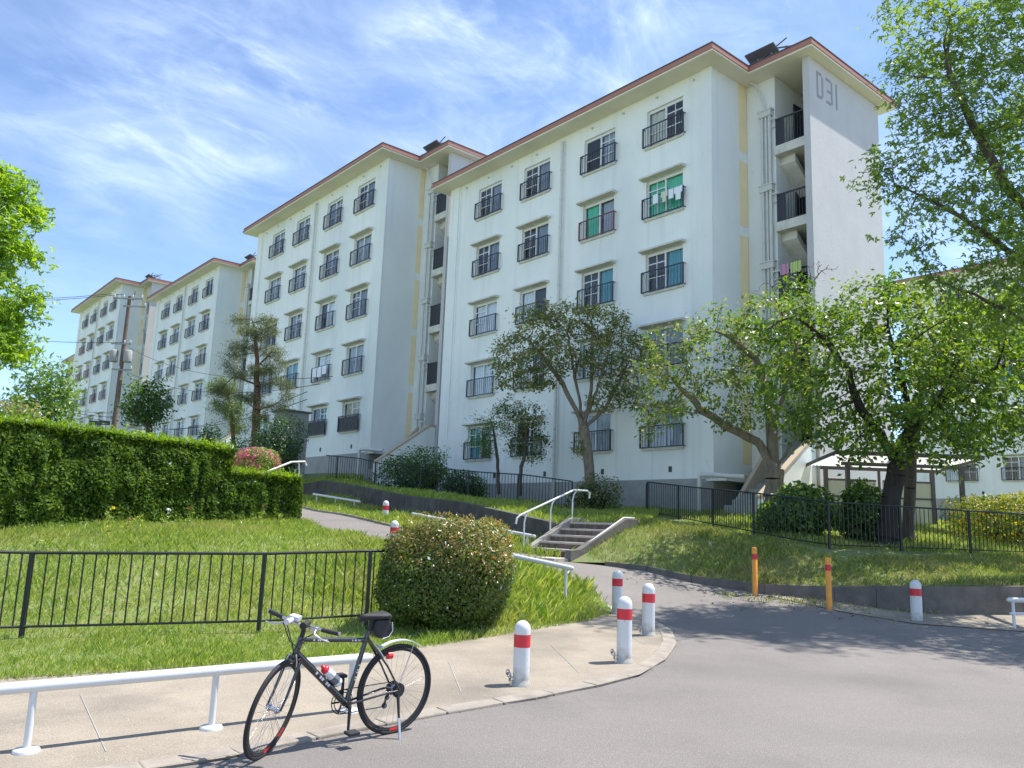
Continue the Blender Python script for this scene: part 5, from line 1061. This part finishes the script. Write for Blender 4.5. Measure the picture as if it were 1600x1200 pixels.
# ------------------------------------------------------------------ utility pole and wires
pb = at(178, 668, 55); pt = at(203, 463, 55); H0 = pt.z-pb.z+5; pr = empty('utility_pole', (pb.x, pb.y, pb.z-5), 0, 'tall concrete utility pole with crossarms and transformers before the fourth block', 'utility pole')
MB().tube([(0, 0, 0), (0, 0, H0)], [.21, .12], 12).build('pole', M['polebark'], pr)
def arm(z, w, mt='plinth', off=0):
    a = MB(); a.box((-w/2+off, -.2, z-.05), (w/2+off, -.1, z+.05)); o = a.build('crossarm', M[mt], pr); i_ = MB()
    for k in range(4):
        x = -w/2+.1+off+k*(w-.2)/3; i_.lathe([(.02, 0), (.06, .03), (.03, .08), (.06, .13), (.03, .2), (0, .22)], 8, (x, -.15, z+.05))
    i_.build('insulators', M['white'], o)
arm(H0-.2, 2.1); arm(H0-.75, 1.6, off=.5); arm(H0-3.4, 1.4, off=-.1); arm(H0-5.2, 1.4, off=.15)
for x in (-.55, .5):
    t_ = MB(); t_.lathe([(0, 0), (.25, .01), (.27, .1), (.27, .75), (.2, .85), (0, .88)], 14, (x*.9, -.2, H0-4.7)); t_.build('transformer', M['plinth'], pr)
MB().box((-1.6, -.2, H0-9.0), (-.3, .0, H0-8.75)).build('cable_closure', M['black'], pr)
MB().tube([(.25, 0, H0-.3), (.35, 0, H0+.3), (.2, 0, H0+.5)], .03, 6).build('bracket', M['black'], pr)
def wires(name, pairs, label, sag=.6, r=.02):
    root = None
    a0 = Vector(pairs[0][0]); root = empty(name, a0, 0, label, 'cables')
    for a, b in pairs:
        a, b = Vector(a), Vector(b); MB().tube([a.lerp(b, t/14)-a0-Vector((0, 0, sag*4*(t/14)*(1-t/14))) for t in range(15)], r, 4, False).build('cable', M['wire'], root)
zz = lambda h_: Vector((pb.x, pb.y-.15, pb.z-5+h_))
wires('power_cables', [(zz(H0+.1)+Vector((-1.2+.8*i, 0, 0)), at(-200, 452+6*i, 62)) for i in range(2)]+[(zz(H0-3.3), at(-200, 494, 58))]+[(zz(H0-8.8+.3*i), at(-200, 548+i*14, 52)) for i in range(3)], 'dark cables running left from the utility pole')
wires('power_cables', [(zz(H0-3.4), at(520, 588, 30)), (zz(H0-5.1), at(500, 600, 31)), (zz(H0-8.9), at(480, 612, 32)), (zz(H0-8.6), at(480, 624, 32))], 'thin cables running right from the utility pole past the pine', .9, .014)

# ------------------------------------------------------------------ bicycle shelter
shb = at(1325, 822, 21.6); gz_ = lw_h.h(10.5, 21.8); X0 = at(1325, 760, 21.6).x; X1 = at(1503, 760, 21.6).x
sh = empty('bicycle_shelter', (X0, 21.6, gz_-.1), 0, 'open shelter with corrugated roof and translucent side panels behind the leaning tree', 'shelter')
zt = lambda px, py: at(px, py, 21.6).z-gz_+.1
hb_ = zt(1325, 727); Wd = X1-X0; dep = 1.5
for x, y in ((0, 0), (Wd, 0), (0, dep), (Wd, dep)): MB().box((x-.05, y-.05, -.3), (x+.05, y+.05, hb_)).build('post', M['frame_brown'], sh)
for y in (0, dep): MB().box((-.15, y-.04, hb_), (Wd+.2, y+.04, hb_+.09)).build('beam', M['frame_brown'], sh)
rfm = MB(); n = 40; x0, x1 = -.42, Wd+.40; yA, yB = -.35, dep+.4; zA, zB = hb_+.30, hb_+.12
for i in range(n*2):
    xa = x0+(x1-x0)*i/(n*2); xb = x0+(x1-x0)*(i+1)/(n*2); za = .03*(i % 2); zb_ = .03*((i+1) % 2)
    rfm.quad((xa, yA, zA+za), (xb, yA, zA+zb_), (xb, yB, zB+zb_), (xa, yB, zB+za))
rfm.build('roof', M['polycarb'], sh)
MB().box((x0-.03, yA-.03, zA-.06), (x1+.03, yA, zA+.05)).build('gutter', M['frame_brown'], sh)
for xs_ in (x0-.03, x1): MB().prism([(yA, zA-.05), (yB, zB-.05), (yB, zB+.04), (yA, zA+.04)], (xs_, xs_+.03), 0).build('roof_edge', M['frame_brown'], sh)
for x0_, x1_ in ((.05, Wd*.47), (Wd*.53, Wd-.05)):
    MB().box((x0_, dep-.012, .25), (x1_, dep+.003, hb_-.3)).build('side_panel', M['panel'], sh)
    for z in (.2, .95, hb_-.3): MB().box((x0_, dep-.03, z), (x1_, dep-.0125, z+.05)).build('panel_bar', M['frame_brown'], sh)
MB().box((Wd*.5-.03, dep-.03, 0), (Wd*.5+.03, dep+.03, hb_)).build('post', M['frame_brown'], sh)
# grey shed beside the second block
p = at(447, 742, 35.5); shed = empty('storage_shed', (p.x, p.y, lw_h.h(p.x, p.y)-.2), AZ, 'dark grey storage shed by the left corner of the second block', 'shed')
tz = at(447, 645, 35.5).z-lw_h.h(p.x, p.y)+.2; MB().box((-.6, -.5, 0), (.5, .6, tz)).build('wall', M['plinth'], shed); MB().box((-.68, -.6, tz+.002), (.58, .7, tz+.07)).build('roof', M['roof'], shed); MB().box((-.45, -.53, .05), (.3, -.502, tz-.25)).build('door', M['doorblue'], shed)
# upper handrail
hp = P3((401, 746, 25.5), (405, 742, 25.5), (455, 722, 27), (476, 721, 28), (479, 728, 28)); O_ = Vector(hp[0]); hr = empty('handrail', O_, 0, 'white pipe handrail of the upper steps beside the azalea bush', 'handrail')
MB().tube([Vector(q)-O_ for q in hp], .035, 8).build('rail', M['white'], hr)
for (x, y, d) in ((438, 729, 26.5), (467, 722, 27.6)): q = at(x, y, d)-O_; MB().tube([q, q-Vector((-.03, 0, .3)), q-Vector((-.04, 0, 1.1))], .022, 6).build('post', M['white'], hr)

# ------------------------------------------------------------------ bicycle
bs = .955; rc = ong(611, 1147); HD = Vector((-.745, -.668, 0)).normalized(); gnd = SLOPE*rc.y
bk = empty('bicycle', (rc.x, rc.y, gnd+.0), math.atan2(HD.y, HD.x), 'black city bicycle on its kickstand, front wheel turned, at the edge of the road', 'bicycle')
bk.scale = (bs, bs, bs)
bk.rotation_euler = (Matrix.Rotation(math.atan2(HD.y, HD.x), 4, 'Z') @ Matrix.Rotation(R(-3.2), 4, 'Y').inverted() @ Matrix.Rotation(R(-5), 4, 'X')).to_euler() if False else (R(-5), math.atan2(-(SLOPE*HD.y), 1), math.atan2(HD.y, HD.x))
WR = .34
def wheel(c, name='wheel', parent=bk, rear=False):
    w = empty(name, c, 0, parent=parent); MB().torus(WR-.014, .0145, 56, 8).build('tyre', M['tyre'], w)
    r_ = MB(); 
    prof = [(WR-.03, -.009), (WR-.03, .009), (WR-.052, .006), (WR-.052, -.006)]; n = 56
    for i in range(n):
        t = 2*math.pi*i/n
        for a, y in prof: r_.v.append((a*math.cos(t), y, a*math.sin(t)))
    for i in range(n):
        for j in range(4): r_.f.append((i*4+j, i*4+(j+1) % 4, ((i+1) % n)*4+(j+1) % 4, ((i+1) % n)*4+j)); r_.sm.append(False)
    r_.build('rim', M['rubber'], w)
    s_ = MB()
    for k in range(28):
        t = 2*math.pi*k/28; t2 = t+(.35 if k % 2 else -.35); y = .03 if k % 4 < 2 else -.03
        s_.tube([(.022*math.cos(t2), y, .022*math.sin(t2)), ((WR-.05)*math.cos(t), 0, (WR-.05)*math.sin(t))], .0013, 3, False)
    s_.build('spokes', M['chrome'], w); h_ = MB(); h_.tube([(0, -.05, 0), (0, .05, 0)], .016, 10); h_.tube([(0, .026, 0), (0, .034, 0)], .026, 12); h_.tube([(0, -.034, 0), (0, -.026, 0)], .026, 12); h_.build('hub', M['chrome'], w)
    d_ = MB()
    for t0 in ((3.9, 4.5) if not rear else (4.55,)):
        for i in range(4):
            a, b = t0+i*.06, t0+(i+1)*.06; r0, r1 = WR-.05, WR-.031
            for y in (.0095, -.0095): d_.quad((r0*math.cos(a), y*.8, r0*math.sin(a)), (r1*math.cos(a), y, r1*math.sin(a)), (r1*math.cos(b), y, r1*math.sin(b)), (r0*math.cos(b), y*.8, r0*math.sin(b)))
    d_.build('rim_decal', M['reflector'], w); return w
rw = wheel((0, 0, WR), rear=True)
BB = (.43, 0, .285); SC = (.30, 0, .76); HT = (.845, 0, .80); HBt = (.885, 0, .665)
fr = MB(); fr.tube([BB, SC, (.285, 0, .80)], .019, 10); fr.tube([(.31, 0, .735), (.85, 0, .785)], .019, 10); fr.tube([BB, (.87, 0, .69)], .026, 10); fr.tube([HT, HBt], .024, 12)
for s_ in (1, -1):
    fr.tube([(.02, .062*s_, WR), (.10, .055*s_, WR-.005), (.40, .03*s_, .29)], .009, 8); fr.tube([(.005, .062*s_, WR+.01), (.12, .05*s_, .53), (.295, .014*s_, .75)], .008, 8)
    fr.box((-.02, .058*s_-.004, WR-.03), (.04, .058*s_+.004, WR+.025))
fr.tube([(.43, -.045, .285), (.43, .045, .285)], .024, 12); fr.build('frame', M['bikeblack'], bk)
dc = MB()
def decal(a, b, t0, t1, w, rr_):
    a, b = Vector(a), Vector(b); p, q = a.lerp(b, t0), a.lerp(b, t1); d = (q-p).normalized(); n_ = Vector((0, 1, 0)).cross(d).normalized()
    L_ = (q-p).length; k = 7
    for i in range(k):
        if i in (2, 5): continue
        a1 = p+d*(L_*i/k); b1_ = p+d*(L_*(i+.72)/k)
        for y in (rr_+.0008, -rr_-.0008): Y = Vector((0, y, 0)); dc.quad(a1-n_*w+Y, b1_-n_*w+Y, b1_+n_*w+Y, a1+n_*w+Y)
decal(BB, (.87, 0, .69), .38, .66, .010, .0255); decal(BB, SC, .35, .6, .007, .0188); decal((.31, 0, .735), (.85, 0, .785), .62, .84, .007, .0188); decal((.31, 0, .735), (.85, 0, .785), .1, .24, .006, .0188); dc.build('frame_decal', M['decal'], bk)
STEER = R(36)
fk = empty('fork', (0, 0, 0), parent=bk)
ax = (Vector(HT)-Vector(HBt)).normalized(); Ms = Matrix.Translation(Vector(HBt)) @ Matrix.Rotation(STEER, 4, ax) @ Matrix.Translation(-Vector(HBt)); fk.matrix_local = Ms
fm = MB(); fm.tube([(.884, -.055, .655), (.884, .055, .655)], .016, 8)
for s_ in (1, -1): fm.tube([(.886, .05*s_, .655), (.92, .052*s_, .56), (.975, .053*s_, .43), (1.03, .054*s_, WR)], [.014, .013, .010, .008], 8)
fm.tube([(.885, 0, .65), (.88, 0, .70)], .022, 10)
fm.build('fork_blades', M['bikeblack'], fk); wheel((1.03, 0, WR), 'front_wheel', fk)
br = MB()
for s_ in (1, -1): br.tube([(.905, .045*s_, .60), (.918, .035*s_, .665), (.915, .02*s_, .70)], .006, 6); br.box((.90, .016*s_-.004, .645), (.95, .016*s_+.004, .657))
br.build('brake', M['chrome'], fk)
stm = MB(); stm.tube([(.845, 0, .80), (.835, 0, .86)], .017, 10); stm.tube([(.835, 0, .85), (.90, 0, .905)], .016, 10); stm.build('stem', M['rubber'], fk)
hbm = MB(); hbm.tube([(.865, .29, .915), (.90, .1, .91), (.905, 0, .905), (.90, -.1, .91), (.865, -.29, .915)], .011, 10); hbm.build('handlebar', M['chrome'], fk)
for s_ in (1, -1):
    MB().tube([(.868, .275*s_, .915), (.884, .19*s_, .912), (.89, .155*s_, .912)], [.017, .016, .015], 10).build('grip', M['rubber'], fk)
    lv = MB(); lv.tube([(.90, .12*s_, .905), (.945, .13*s_, .885), (.955, .20*s_, .87), (.94, .25*s_, .865)], .006, 6); lv.box((.885, .105*s_-.016, .88), (.925, .105*s_+.016, .925)); lv.build('brake_lever', M['chrome'], fk)
lt = MB(); lt.tube([(.90, .05, .935), (.985, .055, .93)], [.02, .026], 12); lt.build('front_lamp', M['rubber'], fk)
lt = MB(); lt.box((.87, -.09, .925), (.93, -.02, .955)); lt.tube([(.93, -.06, .93), (1.0, -.065, .925)], [.018, .022], 10); lt.build('cycle_computer', M['decal'], fk)
cb_ = MB()
cb_.tube([(.92, .13, .89), (.99, .06, .83), (.96, .02, .74), (.93, .0, .69)], .004, 5); cb_.tube([(.92, -.13, .89), (.98, -.02, .80), (.90, .02, .74), (.80, .02, .775)], .004, 5); cb_.tube([(.92, -.10, .89), (1.0, .02, .78), (.92, .03, .66), (.80, .025, .60)], .004, 5); cb_.build('brake_cable', M['rubber'], fk)
sp = MB(); sp.tube([(.29, 0, .78), (.265, 0, .895)], .0135, 10); sp.build('seatpost', M['rubber'], bk)
sdm = MB(); prof = [(.115, .065, .925), (.09, .078, .935), (.04, .074, .932), (-.02, .045, .93), (-.09, .024, .928), (-.135, .012, .920)]; rings = []
for x_, w_, z_ in prof:
    rr_ = [(.245-x_, w_*math.cos(t), z_-.02+(.022*math.sin(t) if math.sin(t) > 0 else .03*math.sin(t))) for t in [2*math.pi*k/12 for k in range(12)]]; rings.append(rr_)
for r__ in rings: sdm.v += r__
for i in range(len(rings)-1):
    for k in range(12): sdm.f.append((i*12+k, i*12+(k+1) % 12, (i+1)*12+(k+1) % 12, (i+1)*12+k)); sdm.sm.append(True)
sdm.f.append(tuple(range(12))[::-1]); sdm.f.append(tuple(range(60, 72))); sdm.sm += [False, False]; sdm.build('saddle', M['rubber'], bk)
bag = MB(); bag.prism([(.25, .885), (.13, .885), (.09, .80), (.13, .735), (.22, .745), (.265, .80)], (-.045, .045), 1); bg_ = bag.build('saddle_bag', M['rubber'], bk); bevel(bg_, .018, 3)
tb = MB(); tb.tube([(.115, .05, .86), (.105, .05, .80), (.135, .05, .755), (.19, .05, .745)], .004, 6); tb.build('bag_piping', M['decal'], bg_)
fd = MB(); n = 12
for i in range(n):
    t0 = R(62)+R(62)*i/n; t1 = R(62)+R(62)*(i+1)/n; q0, q1 = WR+.025, WR+.032
    P_ = [(q*math.cos(t), y, WR+q*math.sin(t)) for t in (t0, t1) for q in (q0, q1) for y in (-.02, .02)]
    b_ = len(fd.v); fd.v += P_; fd.f += [tuple(b_+k for k in f) for f in ((0, 1, 3, 2), (4, 6, 7, 5), (0, 4, 5, 1), (2, 3, 7, 6), (0, 2, 6, 4), (1, 5, 7, 3))]; fd.sm += [False]*6
fdo = fd.build('rear_mudguard', M['decal'], bk); st2 = MB(); st2.tube([(.02, .05, WR), (-.12, .03, WR+.33)], .003, 4); st2.tube([(.16, 0, WR+.33), (.24, 0, .72)], .004, 5); st2.build('mudguard_stay', M['chrome'], fdo)
ch = MB(); ch.torus(.088, .004, 36, 6, (.43, -.055, .285)); ch.torus(.07, .004, 32, 6, (.43, -.045, .285))
for k in range(5): t = k*2*math.pi/5; ch.tube([(.43, -.052, .285), (.43+.085*math.cos(t), -.052, .285+.085*math.sin(t))], .007, 5)
ch.build('chainring', M['rubber'], bk)
cn = MB(); cn.tube([(.43, -.052, .373), (.0, -.05, WR+.04)], .004, 4); cn.tube([(.43, -.052, .197), (.06, -.05, .20)], .004, 4); cn.build('chain', M['rubber'], bk)
cs = MB(); 
for k in range(6): cs.tube([(0, -.030-.004*k, WR), (0, -.032-.004*k, WR)], .055-.006*k, 20)
cs.tube([(0, .042, WR), (0, .050, WR)], .055, 20)
cs.build('cassette', M['rubber'], bk)
dr = MB(); dr.tube([(.0, -.06, WR-.03), (.03, -.062, .27), (.05, -.055, .215)], .009, 6); dr.tube([(.05, -.058, .205), (.05, -.048, .205)], .022, 12); dr.tube([(.03, -.058, .265), (.03, -.048, .265)], .02, 12); dr.build('derailleur', M['rubber'], bk)
for s_, ang in ((1, -88), (-1, 92)):
    a = R(ang); L_ = .17; e = (BB[0]+L_*math.cos(a), .075*s_, BB[2]+L_*math.sin(a)); cr = MB(); cr.tube([(BB[0], .06*s_, BB[2]), e], [.014, .010], 8); co = cr.build('crank_arm', M['rubber'], bk)
    pm = MB(); pm.box((e[0]-.045, .09*s_-.0 if s_ > 0 else -.17, e[2]-.011), (e[0]+.045, .17 if s_ > 0 else -.09, e[2]+.011)); pm.tube([(e[0], .07*s_, e[2]), (e[0], .10*s_, e[2])], .006, 6); pd = pm.build('pedal', M['rubber'], bk); bevel(pd, .004)
    MB().box((e[0]-.047, .105*s_-.01, e[2]-.006), (e[0]-.0455, .155*s_+.01*s_, e[2]+.006)).build('pedal_reflector', M['orange'], pd)
ks = MB(); ks.tube([(.015, .068, WR-.03), (.02, .10, .20), (.03, .165, -.005)], [.013, .010, .008], 8); ko = ks.build('kickstand', M['rubber'], bk)
k2 = MB(); k2.tube([(.0225, .115, .155), (.03, .163, .006)], [.0125, .0105], 8); k2.tube([(.012, .165, .004), (.05, .175, .004)], .011, 8); k2.build('kickstand_foot', M['chrome'], ko)
rl_ = MB(); rl_.tube([(.10, .0, .60), (.06, .0, .60)], .028, 14); rl_.build('rear_reflector', M['reflector'], bk)
rbk = MB()
for s_ in (1, -1): rbk.tube([(.16, .045*s_, .60), (.21, .035*s_, .665), (.23, .015*s_, .69)], .006, 6)
rbk.build('rear_brake', M['chrome'], bk)
# bottle cage and bottle on the down tube
dA, dB = Vector(BB), Vector((.87, 0, .69)); dd = (dB-dA).normalized(); nn = Vector((0, 1, 0)).cross(dd).normalized(); nn = -nn if nn.z < 0 else nn
bc = dA+dd*.17+nn*.062; cg = MB()
for s_ in (1, -1): cg.tube([bc-dd*.02+Vector((0, .03*s_, 0)), bc+dd*.05+Vector((0, .04*s_, 0))+nn*.01, bc+dd*.12+Vector((0, .038*s_, 0))], .003, 5)
cg.tube([bc-nn*.04+dd*.0, bc-nn*.04+dd*.13], .004, 5); cg.build('bottle_cage', M['chrome'], bk)
btR = Matrix((nn, Vector((0, 1, 0)), dd)).transposed()
wb = empty('water_bottle', (0, 0, 0), 0, 'milky water bottle with a red cap in the bicycle frame', 'bottle')
bpy.context.view_layer.update()
wb.matrix_world = bk.matrix_world @ (Matrix.Translation(bc) @ btR.to_4x4())
MB().lathe([(0, -.01), (.033, -.008), (.036, 0), (.036, .085), (.031, .10), (.036, .115), (.036, .135), (.03, .15)], 20).build('body', M['bottle'], wb)
MB().lathe([(.0362, .02), (.0364, .03), (.0364, .07), (.0362, .08)], 20).build('print', M['bottledark'], wb)
MB().lathe([(.032, .148), (.032, .168), (.02, .18), (.012, .184), (.012, .20), (0, .202)], 20).build('cap', M['redcap'], wb)
